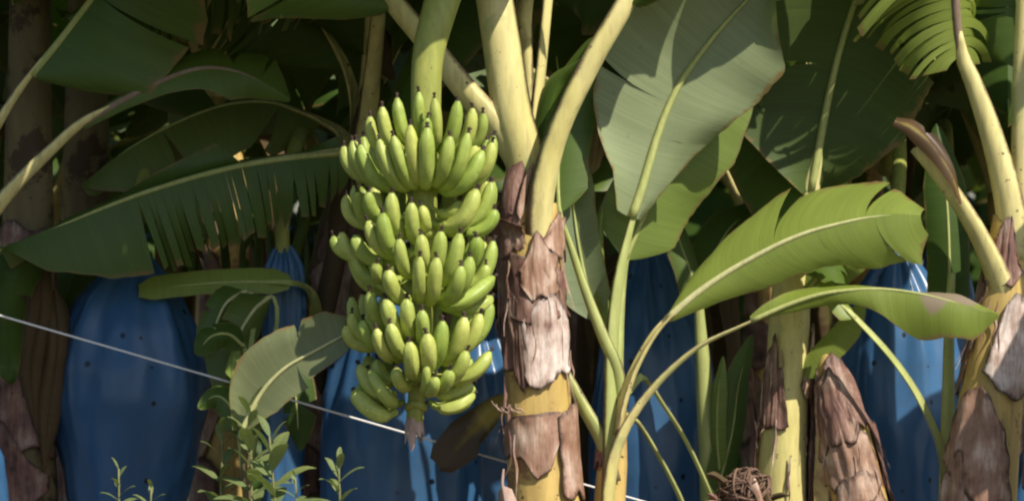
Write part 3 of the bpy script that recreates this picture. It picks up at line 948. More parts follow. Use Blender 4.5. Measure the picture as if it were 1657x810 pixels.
for hz, (hy, fruits) in enumerate(HANDS):
    cpt = stalk_x(P(0, hy, SY).z)
    ring = []
    for k in range(17):
        a = 2 * math.pi * k / 16
        rk = 0.036 if hz < 5 else 0.022
        ring.append(cpt + Vector((math.cos(a) * rk, math.sin(a) * rk, 0.006 * math.sin(a * 2 + hz))))
    hand = tube('hand', ring, 0.020 if hz < 5 else 0.012, 'stalk', bunch, n=32, sides=8, up=(0, 0, 1), jitter=0.25, seed=hz)
    for q, (tx, ty, bx, by, rr, w) in enumerate(fruits):
        def dep(px, py, r):
            ax = stalk_x(P(0, py, SY).z).x
            dx = P(px, py, SY).x - ax
            return SY - math.sqrt(max(r * r - dx * dx, 0.0004))
        T = P(tx, ty, dep(tx, ty, rr))
        B = P(bx, by, dep(bx, by, rr * 0.86))
        base = None
        if hz == 5:
            base = P(640 if tx < 680 else 700, by - 8 if tx > 680 else by - 10, SY - 0.03)
        banana(hand, T, B, w, base, seed=hn)
        hn += 1
    # fruit on the far side of the hand, seen from the side and through the gaps
    nb = (11, 11, 11, 10, 7, 3)[hz]
    for q in range(nb):
        a = R(lerp(-25, 205, (q + 0.5) / nb))
        rr = (OUT if 0 < math.degrees(a) < 180 else 0.15) * (0.95 if hz < 4 else 0.75)
        c0 = stalk_x(P(0, hy, SY).z)
        dirv = Vector((math.cos(a), math.sin(a), 0))
        B = c0 + dirv * rr * 0.85 + Vector((0, 0, -0.02))
        T = c0 + dirv * rr + Vector((0, 0, 0.13 if hz < 4 else 0.06))
        banana(hand, T, B, 27, None, seed=500 + hn)
        hn += 1

# ------------------------------------------------------------------ young sucker right of the stem
sd = 0.06
sk = thing('banana_sucker', on_ground(978, sd), 'young banana sucker with fanned yellow-green leaf stalks, just right of the brown stem', 'banana plant')
sk_axis = [Vector((on_ground(978, sd))), P(980, 1050, sd), P(984, 860, sd), P(992, 740, sd), P(1000, 640, sd)]
sk_rad = ((0, 0.07), (0.6, 0.052), (0.85, 0.043), (1, 0.025))
pseudostem(sk, sk_axis, sk_rad, 'stem', seed=3, sides=20)
us = lambda py: uy(sk_axis, py)
sheath(sk, sk_axis, sk_rad, us(760), us(690), -200, -130, 'sheath', off=0.006, rag=0.2, seed=22, wr=0.006)
# pale underside leaf, upright
leaf(sk, [P(985, 800, sd - 0.03), P(990, 640, sd - 0.02), P(992, 540, sd - 0.01), P(1004, 440, sd), P(1030, 330, sd + 0.02)],
     [P(1022, 352, sd + 0.015), P(1040, 300, sd + 0.02), P(1062, 225, sd + 0.03), P(1092, 150, sd + 0.035), P(1135, 85, sd + 0.03), P(1190, 20, sd + 0.01), P(1250, -40, sd - 0.03)], 0.2, 'leaf_pale',
     pet_r=((0, 0.03), (0.4, 0.032), (1, 0.024)), pet_mat='petiole_green', rib_mat='midrib', up=(0.1, 1, 0.12), pet_up=(-0.8, 0.4, 0.2), rib=0.014, seed=8,
     fold=(0.2, 0.12), curl=(0.25, 0.3), wave=0.10, slant=0.1,
     wl=((0, 0.05), (0.12, 0.1), (0.3, 0.22), (0.5, 0.27), (0.7, 0.30), (0.85, 0.22), (1, 0.02)), wr=((0, 0.03), (0.1, 0.06), (0.25, 0.13), (0.4, 0.2), (0.55, 0.23), (0.75, 0.24), (1, 0.02)),
     tears=(((0.42, 0.45),), ((0.3, 0.5),)), flutter=0.35, gap=0.025)
# yellow-green leaf behind it
leaf(sk, [P(1000, 660, sd), P(1000, 560, 0.10), P(1012, 420, 0.16)], [P(1012, 420, 0.16), P(1052, 330, 0.16), P(1100, 260, 0.17), P(1150, 205, 0.18), P(1215, 150, 0.2)], 0.13, 'leaf_bright', pet_r=((0, 0.02), (1, 0.010)), pet_mat='petiole_green', up=(0.3, -1, 0.4), rib=0.008, seed=9, fold=(0.1, 0.1),
     curl=(0.2, 0.2), wave=0.10, tears=((), ((0.6, 0.4),)))
# left leaf: thin stalk up to the left with a rolled upright blade
leaf(sk, [P(1004, 660, sd - 0.02), P(998, 600, sd - 0.03), P(975, 545, sd - 0.03), P(950, 480, sd - 0.02), P(925, 405, sd), P(905, 345, sd + 0.01)],
     [P(905, 345, sd + 0.01), P(902, 290, sd + 0.03), P(908, 220, sd + 0.05), P(930, 140, sd + 0.08), P(960, 60, sd + 0.1)], 0.09, 'leaf',
     pet_r=((0, 0.024), (0.3, 0.022), (1, 0.010)), pet_mat='petiole_green', up=(-0.3, -0.8, 0.3), pet_up=(0.5, 0.6, 0.4), rib=0.008, seed=10)
leaf(sk, [P(998, 660, sd), P(988, 590, 0.09), P(965, 520, 0.13)], [P(965, 520, 0.13), P(945, 440, 0.14), P(930, 350, 0.15), P(926, 270, 0.15), P(935, 205, 0.15)], 0.075, 'leaf_pale', pet_r=((0, 0.016), (1, 0.008)), pet_mat='petiole_green', up=(0.2, 1, 0.1), rib=0.006, seed=11, fold=(0.2, 0.2), curl=(0.3, 0.3))
# spear leaf in the centre
blade('leaf', [P(990, 560, 0.1), P(978, 470, 0.12), P(972, 400, 0.13), P(976, 330, 0.14)], 0.03, 'leaf_bright', sk, up=(0.5, -1, 0), seed=12, fold=(0.3, 0.3), curl=(0.9, 0.9), nu=20)
# broad arching leaf to the right
leaf(sk, [P(996, 700, sd - 0.05), P(1010, 640, sd - 0.06), P(1032, 585, sd - 0.07), P(1062, 535, sd - 0.08), P(1105, 490, sd - 0.08)],
     [P(1078, 515, sd - 0.08), P(1130, 470, sd - 0.085), P(1200, 425, sd - 0.10), P(1290, 380, sd - 0.13), P(1380, 355, sd - 0.16), P(1440, 346, sd - 0.18), P(1490, 348, sd - 0.19)], 0.17, 'leaf_bright',
     pet_r=((0, 0.03), (0.3, 0.024), (1, 0.016)), pet_mat='petiole', rib_mat='midrib_pale', up=(-0.12, -0.55, 0.85), pet_up=(-0.7, -0.3, 0.7), rib=0.011, seed=13, slant=0.5,
     fold=(0.8, -0.05), curl=(0.6, 0.12), wave=0.03, wr=((0, 0.02), (0.1, 0.10), (0.25, 0.17), (0.4, 0.21), (0.6, 0.205), (0.74, 0.185), (0.84, 0.13), (1, 0.02)),
     wl=((0, 0.01), (0.1, 0.05), (0.3, 0.10), (0.5, 0.12), (0.7, 0.16), (0.9, 0.16), (1, 0.05)),
     tears=(((0.62, 0.5), (0.83, 0.9)), ((0.47, 0.55), (0.80, 0.9))), gap=0.05, flutter=0.15)
# lower arching leaf, with a grey-brown patch along its outer half
leaf(sk, [P(980, 860, sd - 0.06), P(988, 760, sd - 0.075), P(1012, 690, sd - 0.09), P(1062, 620, sd - 0.11), P(1130, 560, sd - 0.13), P(1205, 524, sd - 0.15), P(1250, 503, sd - 0.16)],
     [P(1215, 518, sd - 0.155), P(1262, 497, sd - 0.165), P(1330, 474, sd - 0.18), P(1420, 466, sd - 0.20), P(1500, 476, sd - 0.22), P(1560, 492, sd - 0.24), P(1616, 508, sd - 0.25)], 0.07, 'leaf_brownpatch', dryf=lambda u, s, v: (1.4 - abs(u - 0.7) / 0.22) if s == 1 else (0.9 - abs(u - 0.74) / 0.16) * (1 - v * 0.8),
     pet_r=((0, 0.036), (0.25, 0.034), (0.5, 0.026), (1, 0.014)), pet_mat='petiole', rib_mat='midrib', up=(0.0, -0.45, 0.9), pet_up=(-0.6, 0.1, 0.9), rib=0.008, seed=14,
     fold=(((0, 1.3), (0.3, 1.2), (0.5, 0.45), (0.8, 0.5), (1, 0.7)), ((0, -0.9), (0.25, -0.35), (0.5, 0.3), (0.75, 0.5), (1, 0.2))), curl=(0.5, 0.4), wave=0.4, slant=0.3, twist=0.25,
     wl=((0, 0.01), (0.15, 0.05), (0.4, 0.055), (0.7, 0.10), (0.9, 0.09), (1, 0.01)), wr=((0, 0.01), (0.1, 0.03), (0.25, 0.075), (0.5, 0.06), (0.8, 0.05), (1, 0.005)))
# cut-back stalk to the left, going behind the brown stem
tube('cut_petiole', [P(992, 780, sd - 0.02), P(975, 715, sd - 0.01), P(945, 660, sd + 0.01), P(915, 605, sd + 0.03), P(890, 560, sd + 0.06)], ((0, 0.036), (0.4, 0.033), (1, 0.022)), 'petiole_green', sk, n=18, sides=14, up=(0.7, 0.3, 0.5), shape='petiole')
# drooping dark stalks towards the lower right
tube('drooping_petiole', [P(1010, 640, 0.12), P(1040, 610, 0.16), P(1075, 655, 0.18), P(1115, 720, 0.2), P(1160, 820, 0.22)], ((0, 0.014), (1, 0.014)), 'petiole_green', sk, n=20, sides=12, up=(1, 0, 0.5), shape='petiole')
tube('drooping_petiole', [P(1000, 670, 0.14), P(1030, 680, 0.18), P(1060, 725, 0.2), P(1095, 790, 0.22), P(1120, 850, 0.24)], ((0, 0.013), (1, 0.018)), 'petiole_green', sk, n=20, sides=12, up=(1, 0, 0.5), shape='petiole')

# ------------------------------------------------------------------ plants on the right
# pale stem with the big dark leaf above
d1 = 0.45
r1 = thing('banana_plant', on_ground(1262, d1), 'pale yellow banana stem with brown sheath, behind the arching sucker leaves', 'banana plant')
r1_axis = [on_ground(1262, d1), P(1262, 1050, d1), P(1264, 810, d1), P(1272, 640, d1), P(1280, 480, d1), P(1288, 390, d1), P(1300, 330, d1)]
r1_rad = ((0, 0.10), (0.4, 0.082), (0.6, 0.072), (0.85, 0.060), (1, 0.045))
pseudostem(r1, r1_axis, r1_rad, 'petiole', seed=5)
u1f = lambda py: uy(r1_axis, py)
sheath(r1, r1_axis, r1_rad, u1f(690), u1f(545), -175, -85, 'sheath', off=0.010, rag=0.2, seed=41, wr=0.01, taper=0.5)
sheath(r1, r1_axis, r1_rad, u1f(640), u1f(520), -60, 20, 'sheath_mid', off=0.010, rag=0.3, seed=42, wr=0.01, taper=0.6)
sheath(r1, r1_axis, r1_rad, u1f(820), u1f(600), -215, -160, 'sheath', off=0.02, rag=0.1, seed=43, wr=0.012, flare=0.03)
sheath(r1, r1_axis, r1_rad, u1f(820), u1f(560), -30, 40, 'sheath', off=0.016, rag=0.15, seed=44, wr=0.012)
sheath(r1, r1_axis, r1_rad, u1f(1000), u1f(800), -190, 20, 'sheath_mid', off=0.016, rag=0.15, seed=45, wr=0.012)
peel_random(r1, r1_axis, r1_rad, u1f, (520, 740), 10, 302)
leaf(r1, [P(1290, 420, d1), P(1302, 350, d1 - 0.02), P(1318, 280, d1 - 0.03), P(1332, 200, d1 - 0.03), P(1350, 110, d1 - 0.02)],
     [P(1312, 310, d1 - 0.03), P(1325, 240, d1 - 0.04), P(1340, 160, d1 - 0.05), P(1362, 70, d1 - 0.08), P(1400, -40, d1 - 0.14), P(1450, -130, d1 - 0.25), P(1510, -180, d1 - 0.4)], 0.3, 'leaf_dark',
     pet_r=((0, 0.05), (0.4, 0.030), (1, 0.018)), up=(0.05, 1, 0.2), pet_up=(0, 1, 0.2), rib=0.014, seed=20, fold=(0.1, 0.1), curl=(0.25, 0.3), wave=0.05, slant=-0.25,
     wl=((0, 0.03), (0.1, 0.15), (0.22, 0.28), (0.5, 0.30), (0.8, 0.2), (1, 0.02)), wr=((0, 0.03), (0.1, 0.14), (0.25, 0.25), (0.5, 0.30), (0.8, 0.2), (1, 0.02)),
     tears=(((0.36, 0.7), (0.55, 0.9), (0.62, 0.8)), ((0.5, 0.6),)))
leaf(r1, [P(1285, 460, d1 + 0.03), P(1270, 350, d1 + 0.06), P(1255, 250, d1 + 0.1)],
     [P(1255, 250, d1 + 0.1), P(1225, 60, d1 + 0.15), P(1180, -120, d1 + 0.1), P(1090, -260, d1), P(960, -330, d1 - 0.1), P(830, -300, d1 - 0.15)], 0.33, 'leaf', pet_r=((0, 0.04), (1, 0.022)), pet_mat='stem_dark',
     up=(0.3, 0.3, 1), rib=0.016, seed=21, tears=(rtears(rng, 4), rtears(rng, 4)))
leaf(r1, [P(1290, 440, d1 + 0.05), P(1300, 300, d1 + 0.1), P(1310, 150, d1 + 0.15)],
     [P(1310, 150, d1 + 0.15), P(1330, -60, d1 + 0.2), P(1350, -300, d1 + 0.3), P(1370, -480, d1 + 0.6), P(1390, -560, d1 + 1.0)], 0.33, 'leaf', pet_r=((0, 0.04), (1, 0.02)), up=(0, -0.5, 1), rib=0.016, seed=22,
     tears=(rtears(rng, 4), rtears(rng, 4)))
# leaf blades seen under the arching sucker leaf
leaf(r1, None, [P(1300, 480, d1 - 0.05), P(1330, 440, d1 - 0.08), P(1365, 405, d1 - 0.12), P(1410, 360, d1 - 0.16)], 0.085, 'leaf_bright', up=(-0.2, -0.9, 0.4), rib=0.007, seed=23, fold=(0.1, 0.1), curl=(0.3, 0.3))
blade('leaf', [P(1300, 610, d1 - 0.06), P(1330, 575, d1 - 0.08), P(1368, 535, d1 - 0.1), P(1398, 488, d1 - 0.12)], 0.045, 'leaf_bright', r1, up=(-0.3, -0.9, 0.3), seed=24, fold=(0.1, 0.1), curl=(0.3, 0.3))

# leaning brown stem
d2 = 0.38
r2 = thing('banana_plant', on_ground(1470, d2), 'leaning short banana stem wrapped in brown shaggy sheaths, no leaves left', 'banana plant')
r2_axis = [on_ground(1470, d2), P(1440, 1000, d2), P(1402, 850, d2), P(1372, 720, d2), P(1352, 640, d2), P(1344, 600, d2), P(1338, 560, d2 + 0.02)]
r2_rad = ((0, 0.11), (0.5, 0.095), (0.8, 0.075), (0.93, 0.05), (1, 0.02))
pseudostem(r2, r2_axis, r2_rad, 'stem', seed=6)
u2f = lambda py: uy(r2_axis, py)
sheath(r2, r2_axis, r2_rad, u2f(800), u2f(660), -185, -40, 'sheath_mid', off=0.010, rag=0.15, seed=51, wr=0.012)
sheath(r2, r2_axis, r2_rad, u2f(720), u2f(600), -190, -60, 'sheath', off=0.012, rag=0.18, seed=52, wr=0.012, taper=0.3)
sheath(r2, r2_axis, r2_rad, u2f(900), u2f(740), -170, -30, 'sheath_mid', off=0.014, rag=0.18, seed=53, wr=0.014, taper=0.3)
sheath(r2, r2_axis, r2_rad, u2f(860), u2f(690), -25, 40, 'sheath', off=0.012, rag=0.18, seed=54, wr=0.014)
sheath(r2, r2_axis, r2_rad, u2f(690), u2f(585), -170, 10, 'sheath', off=0.008, rag=0.18, seed=55, wr=0.008)

peel_random(r2, r2_axis, r2_rad, u2f, (590, 740), 12, 303)

# right plant with the big bulging sheath
d3 = 0.15
r3 = thing('banana_plant', on_ground(1578, d3), 'stout banana plant with bulging tan sheath and pale leaf stalks, at the photo\'s edge', 'banana plant')
r3_axis = [on_ground(1575, d3), P(1575, 1000, d3), P(1588, 810, d3), P(1602, 660, d3), P(1618, 540, d3), P(1632, 430, d3), P(1640, 350, d3)]
r3_rad = ((0, 0.13), (0.5, 0.105), (0.7, 0.094), (0.88, 0.074), (1, 0.06))
pseudostem(r3, r3_axis, r3_rad, 'stem', seed=8)
u3f = lambda py: uy(r3_axis, py)
sheath(r3, r3_axis, r3_rad, u3f(800), u3f(620), -178, -50, 'sheath_mid', off=0.020, rag=0.10, seed=61, wr=0.014, taper=0.35)
sheath(r3, r3_axis, r3_rad, u3f(930), u3f(740), -178, -90, 'sheath_mid', off=0.022, rag=0.10, seed=62, wr=0.014, taper=0.35)
sheath(r3, r3_axis, r3_rad, u3f(640), u3f(470), -120, 10, 'sheath_pale', off=0.012, rag=0.15, seed=63, wr=0.012, taper=0.4)
sheath(r3, r3_axis, r3_rad, u3f(640), u3f(440), -205, -150, 'sheath', off=0.008, rag=0.2, seed=64, wr=0.008)
sheath(r3, r3_axis, r3_rad, u3f(460), u3f(350), -150, -60, 'sheath', off=0.006, rag=0.2, seed=65, wr=0.008, taper=0.5)
peel_random(r3, r3_axis, r3_rad, u3f, (400, 740), 16, 304)
# stalks
tube('broken_petiole', [P(1640, 540, d3 + 0.02), P(1622, 480, d3 - 0.03), P(1604, 425, d3 - 0.06), P(1572, 362, d3 - 0.07), P(1520, 285, d3 - 0.08), P(1482, 238, d3 - 0.08)], ((0, 0.055), (0.3, 0.046), (0.55, 0.036), (1, 0.030)), 'petiole', r3, n=24, sides=14,
     up=(0.6, 0.4, 0.6), shape='petiole', jitter=0.08)
blade('broken_leaf_end', [P(1556, 330, d3 - 0.12), P(1538, 280, d3 - 0.13), P(1508, 235, d3 - 0.13), P(1478, 208, d3 - 0.12), P(1448, 196, d3 - 0.10)], 0.05, 'leaf_yellowing', r3, up=(0.35, -0.85, 0.4), seed=25, fold=(0.15, 0.15), curl=(0.5, 0.7), wave=0.3, nu=30,
      wl=((0, 0.006), (0.25, 0.02), (0.55, 0.034), (0.85, 0.042), (1, 0.03)), wr=((0, 0.008), (0.3, 0.024), (0.7, 0.03), (1, 0.015)), dryf=lambda u, s, v: 0.47 + 0.2 * v, tears=(((0.7, 0.5),), ()))
leaf(r3, [P(1640, 420, d3 - 0.02), P(1630, 330, d3 - 0.03), P(1605, 230, d3 - 0.03), P(1575, 140, d3 - 0.02), P(1556, 92, d3 - 0.01)],
     [P(1556, 92, d3 - 0.01), P(1550, 40, d3 - 0.03), P(1545, -30, d3 - 0.06), P(1530, -120, d3 - 0.12), P(1500, -210, d3 - 0.2), P(1440, -270, d3 - 0.32), P(1340, -290, d3 - 0.45)], 0.34, 'leaf_bright',
     pet_r=((0, 0.062), (0.4, 0.046), (1, 0.026)), rib_mat='petiole_margin', up=(0.15, -0.55, 0.6), pet_up=(0.7, 0.6, 0.2), rib=0.015, seed=26, fold=(0.25, 0.25), curl=(0.7, 0.7), wave=0.1, gap=0.36, flutter=0.9, slant=-0.55, nu=80,
     wl=((0, 0.08), (0.06, 0.24), (0.3, 0.34), (0.7, 0.3), (1, 0.02)), wr=((0, 0.06), (0.06, 0.2), (0.3, 0.34), (0.7, 0.3), (1, 0.02)),
     tears=([(u, rng.uniform(0.8, 1.0)) for u in (0.03, 0.06, 0.085, 0.12, 0.145, 0.17, 0.2, 0.24, 0.27, 0.31, 0.36, 0.42, 0.5, 0.6)], [(u, rng.uniform(0.8, 1.0)) for u in (0.035, 0.055, 0.09, 0.115, 0.15, 0.18, 0.21, 0.23, 0.28, 0.33, 0.37, 0.44, 0.52, 0.62)]))
leaf(r3, [P(1652, 420, d3 + 0.02), P(1652, 300, d3 + 0.02), P(1650, 180, d3 + 0.02), P(1654, 40, d3 + 0.02), P(1660, -60, d3 + 0.02)],
     [P(1660, -60, d3 + 0.02), P(1680, -260, d3 + 0.05), P(1740, -440, d3 + 0.1), P(1850, -560, d3 + 0.15), P(1990, -580, d3 + 0.2)], 0.34, 'leaf', pet_r=((0, 0.05), (0.5, 0.032), (1, 0.028)),
     up=(-0.5, -0.2, 0.8), pet_up=(0.8, 0.6, 0.2), rib=0.018, seed=27, tears=(rtears(rng, 5), rtears(rng, 5)))
leaf(r3, [P(1650, 420, d3 + 0.05), P(1660, 280, d3 + 0.06), P(1668, 120, d3 + 0.08)],
     [P(1668, 120, d3 + 0.08), P(1640, -40, d3 + 0.1), P(1590, -130, d3 + 0.1), P(1500, -150, d3 + 0.06), P(1400, -90, d3), P(1330, -20, d3 - 0.05)], 0.26, 'leaf', pet_r=((0, 0.035), (1, 0.02)),
     up=(0.1, -0.4, 1), rib=0.012, seed=28, fold=(0.6, 0.6), curl=(0.7, 0.7), gap=0.3, flutter=0.8, tears=(rtears(rng, 12, 0.05, 0.95, 0.8, 1), rtears(rng, 12, 0.05, 0.95, 0.8, 1)))
# edge of another stem at the far right
d4 = -0.05
r4 = thing('banana_plant', on_ground(1705, d4), 'brown banana stem barely showing at the extreme right edge', 'banana plant')
r4_axis = [on_ground(1712, d4), P(1706, 1000, d4), P(1704, 810, d4), P(1700, 640, d4), P(1700, 560, d4)]
r4_rad = ((0, 0.10), (0.6, 0.088), (0.9, 0.06), (1, 0.03))
pseudostem(r4, r4_axis, r4_rad, 'stem', seed=9)
sheath(r4, r4_axis, r4_rad, uy(r4_axis, 790), uy(r4_axis, 600), -200, -40, 'sheath', off=0.010, rag=0.15, seed=71)
# slim dark sucker in front of the right bag
d5 = 0.30
r5 = thing('banana_sucker', on_ground(1535, d5), 'slim green sucker stem in front of the right blue bag', 'banana plant')
r5_axis = [on_ground(1535, d5), P(1532, 1000, d5), P(1532, 800, d5), P(1534, 650, d5), P(1536, 520, d5), P(1540, 440, d5)]
pseudostem(r5, r5_axis, ((0, 0.045), (0.5, 0.028), (1, 0.012)), 'petiole_green', seed=10, sides=14)
leaf(r5, [P(1530, 800, d5 - 0.02), P(1520, 720, d5 - 0.04), P(1485, 640, d5 - 0.06), P(1440, 575, d5 - 0.08), P(1385, 515, d5 - 0.08)],
     [P(1385, 515, d5 - 0.08), P(1360, 490, d5 - 0.07), P(1345, 450, d5 - 0.04), P(1330, 400, d5)], 0.04, 'leaf_bright', pet_r=((0, 0.016), (1, 0.010)), pet_mat='petiole_green', up=(0.3, -0.7, 0.6), rib=0.006, seed=29)
leaf(r5, None, [P(1536, 520, d5), P(1536, 400, d5 + 0.01), P(1530, 300, d5 + 0.04), P(1515, 200, d5 + 0.1)], 0.07, 'leaf_dark', up=(0, -1, 0.2), rib=0.006, seed=30)

# slim sucker between the middle-right bag and the pale stem
d9 = 0.6
r6 = thing('banana_sucker', on_ground(1150, d9), 'slim dark green sucker with upright narrow leaves, left of the pale stem', 'banana plant')
r6_axis = [on_ground(1150, d9), P(1152, 1000, d9), P(1150, 800, d9), P(1142, 650, d9), P(1134, 540, d9), P(1130, 470, d9)]
pseudostem(r6, r6_axis, ((0, 0.05), (0.5, 0.036), (0.8, 0.028), (1, 0.012)), 'petiole_green', seed=19, sides=14)
leaf(r6, None, [P(1164, 760, d9 - 0.04), P(1160, 700, d9 - 0.06), P(1162, 640, d9 - 0.07), P(1170, 575, d9 - 0.06)], 0.028, 'leaf_bright', up=(-0.5, -1, 0), rib=0.004, seed=171, fold=(0.2, 0.2), curl=(0.4, 0.4))
leaf(r6, None, [P(1160, 800, d9 - 0.03), P(1185, 700, d9 - 0.05), P(1196, 620, d9 - 0.05), P(1218, 540, d9 - 0.03)], 0.05, 'leaf', up=(0.4, -1, 0), rib=0.005, seed=172, fold=(0.2, 0.2), curl=(0.4, 0.4))
leaf(r6, None, [P(1130, 500, d9), P(1118, 440, d9), P(1100, 390, d9 + 0.02), P(1085, 330, d9 + 0.06)], 0.05, 'leaf_pale', up=(0.4, -1, 0), rib=0.005, seed=173)
leaf(r6, None, [P(1132, 500, d9), P(1150, 430, d9 + 0.02), P(1180, 370, d9 + 0.06), P(1230, 330, d9 + 0.1)], 0.08, 'leaf_dark', up=(0.2, -0.8, 0.5), rib=0.006, seed=174)

# ------------------------------------------------------------------ plants on the left and behind the bunch
d6 = 0.25
l1 = thing('banana_plant', on_ground(-95, d6), 'shaded banana plant past the left edge, its leaf stalks reaching in', 'banana plant')
l1_axis = [on_ground(-95, d6), P(-92, 1000, d6), P(-85, 700, d6), P(-75, 480, d6), P(-70, 400, d6)]
pseudostem(l1, l1_axis, ((0, 0.13), (0.6, 0.10), (1, 0.07)), 'stem', seed=11)
leaf(l1, [P(-70, 440, d6), P(-30, 370, d6 - 0.02), P(20, 305, d6 - 0.04), P(75, 250, d6 - 0.05), P(130, 200, d6 - 0.06)],
     [P(130, 200, d6 - 0.06), P(190, 165, d6 - 0.06), P(260, 130, d6 - 0.05), P(330, 108, d6 - 0.02), P(400, 120, d6 + 0.02), P(470, 160, d6 + 0.06)], 0.2, 'leaf',
     pet_r=((0, 0.045), (0.5, 0.032), (1, 0.022)), up=(-0.35, -0.75, 0.7), pet_up=(-0.6, 0.2, 0.8), rib=0.012, rib_mat='petiole_margin', seed=31, fold=(0.5, -0.1), curl=(0.5, 0.3), wave=0.1,
     wl=((0, 0.02), (0.2, 0.03), (0.4, 0.05), (0.7, 0.10), (1, 0.01)), wr=((0, 0.02), (0.2, 0.03), (0.4, 0.05), (0.6, 0.13), (0.8, 0.14), (1, 0.01)), tears=((), ((0.72, 0.8), (0.85, 0.8))))
leaf(l1, [P(-90, 420, d6 + 0.03), P(-60, 300, d6 + 0.01), P(-20, 230, d6), P(25, 155, d6), P(70, 95, d6)],
     [P(50, 120, d6), P(100, 60, d6), P(160, -20, d6), P(230, -120, d6 - 0.05), P(330, -170, d6 - 0.1), P(450, -160, d6 - 0.15), P(560, -110, d6 - 0.2)], 0.34, 'leaf',
     pet_r=((0, 0.04), (0.5, 0.030), (1, 0.018)), up=(-0.35, -0.3, 0.9), pet_up=(-0.7, 0.3, 0.6), rib=0.014, seed=32, fold=(0.6, 0.3), curl=(0.7, 0.5),
     tears=(rtears(rng, 9, 0.25, 0.95, 0.6, 1), rtears(rng, 5)))
# broad leaves of this plant overhead, shading the left of the view
for q, (az, ln, hz) in enumerate(((20, 2.0, 3.0), (65, 1.8, 3.2), (120, 1.7, 3.1), (-5, 2.1, 3.5))):
    a = R(az)
    o0 = P(-170, 410, d6)
    dv = Vector((math.cos(a), math.sin(a), 0))
    leaf(l1, [o0, Vector((o0.x, o0.y, 2.1)) + dv * 0.08, Vector((o0.x, o0.y, 2.55)) + dv * 0.3],
         [Vector((o0.x, o0.y, 2.55)) + dv * 0.3, Vector((o0.x, o0.y, hz)) + dv * ln * 0.45, Vector((o0.x, o0.y, hz + 0.08)) + dv * ln * 0.75, Vector((o0.x, o0.y, hz - 0.15)) + dv * ln],
         0.36, 'leaf', pet_r=((0, 0.04), (1, 0.022)), rib=0.016, seed=33 + q, fold=(0.1, 0.1), curl=(0.4, 0.4), tears=(rtears(rng, 3), rtears(rng, 3)))

d7 = 0.95
l2 = thing('banana_plant', on_ground(505, d7), 'dark shaded banana stem behind the bunch, its torn leaf drooping left', 'banana plant')
l2_axis = [on_ground(505, d7), P(505, 900, d7), P(508, 700, d7), P(530, 480, d7), P(560, 330, d7), P(575, 260, d7)]
l2_rad = ((0, 0.13), (0.5, 0.10), (1, 0.06))
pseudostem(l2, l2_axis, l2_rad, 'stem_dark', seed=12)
u7 = lambda py: uy(l2_axis, py)
for q in range(5):
    sheath(l2, l2_axis, l2_rad, u7(820 - q * 100), u7(700 - q * 95), -200 + q * 17, -40 + q * 20, ('sheath', 'sheath_mid')[q % 2], off=0.010 + 0.004 * (q % 2), rag=0.2, seed=80 + q, wr=0.014)
# leaf drooping to the left, lower half in hanging strips, whole at its tip
tearsL3 = [(u, rng.uniform(0.55, 0.97)) for u in (0.03, 0.055, 0.10, 0.125, 0.16, 0.215, 0.235, 0.26, 0.30, 0.335, 0.35, 0.39, 0.41, 0.445, 0.455, 0.49, 0.51, 0.535, 0.56, 0.575)] + [(0.60, 0.97)]
leaf(l2, [P(572, 330, d7), P(585, 280, d7 - 0.1), P(590, 252, d7 - 0.25), P(560, 245, d7 - 0.35)],
     [P(560, 245, d7 - 0.35), P(480, 252, d7 - 0.40), P(400, 264, d7 - 0.43), P(310, 286, d7 - 0.46), P(210, 318, d7 - 0.48), P(100, 362, d7 - 0.5), P(0, 402, d7 - 0.5)], 0.2, 'leaf',
     pet_r=((0, 0.04), (1, 0.018)), up=(-0.15, -0.55, 0.85), rib=0.012, seed=40, fold=(0.1, 0.75), curl=(0.2, 0.35), wave=0.05, slant=0.0, gap=0.16, flutter=0.7, nu=90,
     wr=((0, 0.10), (0.1, 0.2), (0.35, 0.27), (0.58, 0.27), (0.62, 0.25), (0.75, 0.24), (0.9, 0.15), (1, 0.01)) , wl=((0, 0.05), (0.2, 0.10), (0.5, 0.12), (0.8, 0.10), (0.84, 0.02), (1, 0.005)),
     tears=(((0.3, 0.5),), tearsL3))
# grey-green leaf above it
leaf(l2, [P(570, 330, d7 + 0.05), P(560, 230, d7 + 0.1), P(520, 195, d7 + 0.1)],
     [P(520, 195, d7 + 0.1), P(440, 165, d7 + 0.05), P(360, 170, d7), P(280, 200, d7 - 0.05), P(200, 245, d7 - 0.1), P(130, 300, d7 - 0.1)], 0.2, 'leaf_pale', pet_r=((0, 0.04), (1, 0.02)), up=(0, -0.3, 1), rib=0.008,
     seed=41, fold=(0.5, 0.6), curl=(0.6, 0.3), tears=(rtears(rng, 4), rtears(rng, 4)))
leaf(l2, [P(572, 330, d7), P(578, 200, d7 - 0.05), P(560, 110, d7 - 0.1)],
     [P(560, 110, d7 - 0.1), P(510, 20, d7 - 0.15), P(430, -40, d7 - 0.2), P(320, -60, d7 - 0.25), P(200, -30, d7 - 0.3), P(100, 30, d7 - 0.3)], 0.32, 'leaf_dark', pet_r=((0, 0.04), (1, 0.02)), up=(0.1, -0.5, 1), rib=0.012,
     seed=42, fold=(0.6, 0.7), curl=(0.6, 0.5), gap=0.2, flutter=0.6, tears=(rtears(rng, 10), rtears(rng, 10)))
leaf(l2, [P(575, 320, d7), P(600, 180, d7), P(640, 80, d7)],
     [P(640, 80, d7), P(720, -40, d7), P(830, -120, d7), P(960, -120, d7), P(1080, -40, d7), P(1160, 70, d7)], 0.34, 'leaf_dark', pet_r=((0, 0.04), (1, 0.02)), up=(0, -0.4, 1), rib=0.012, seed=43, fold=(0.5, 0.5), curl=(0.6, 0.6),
     tears=(rtears(rng, 6), rtears(rng, 6)))
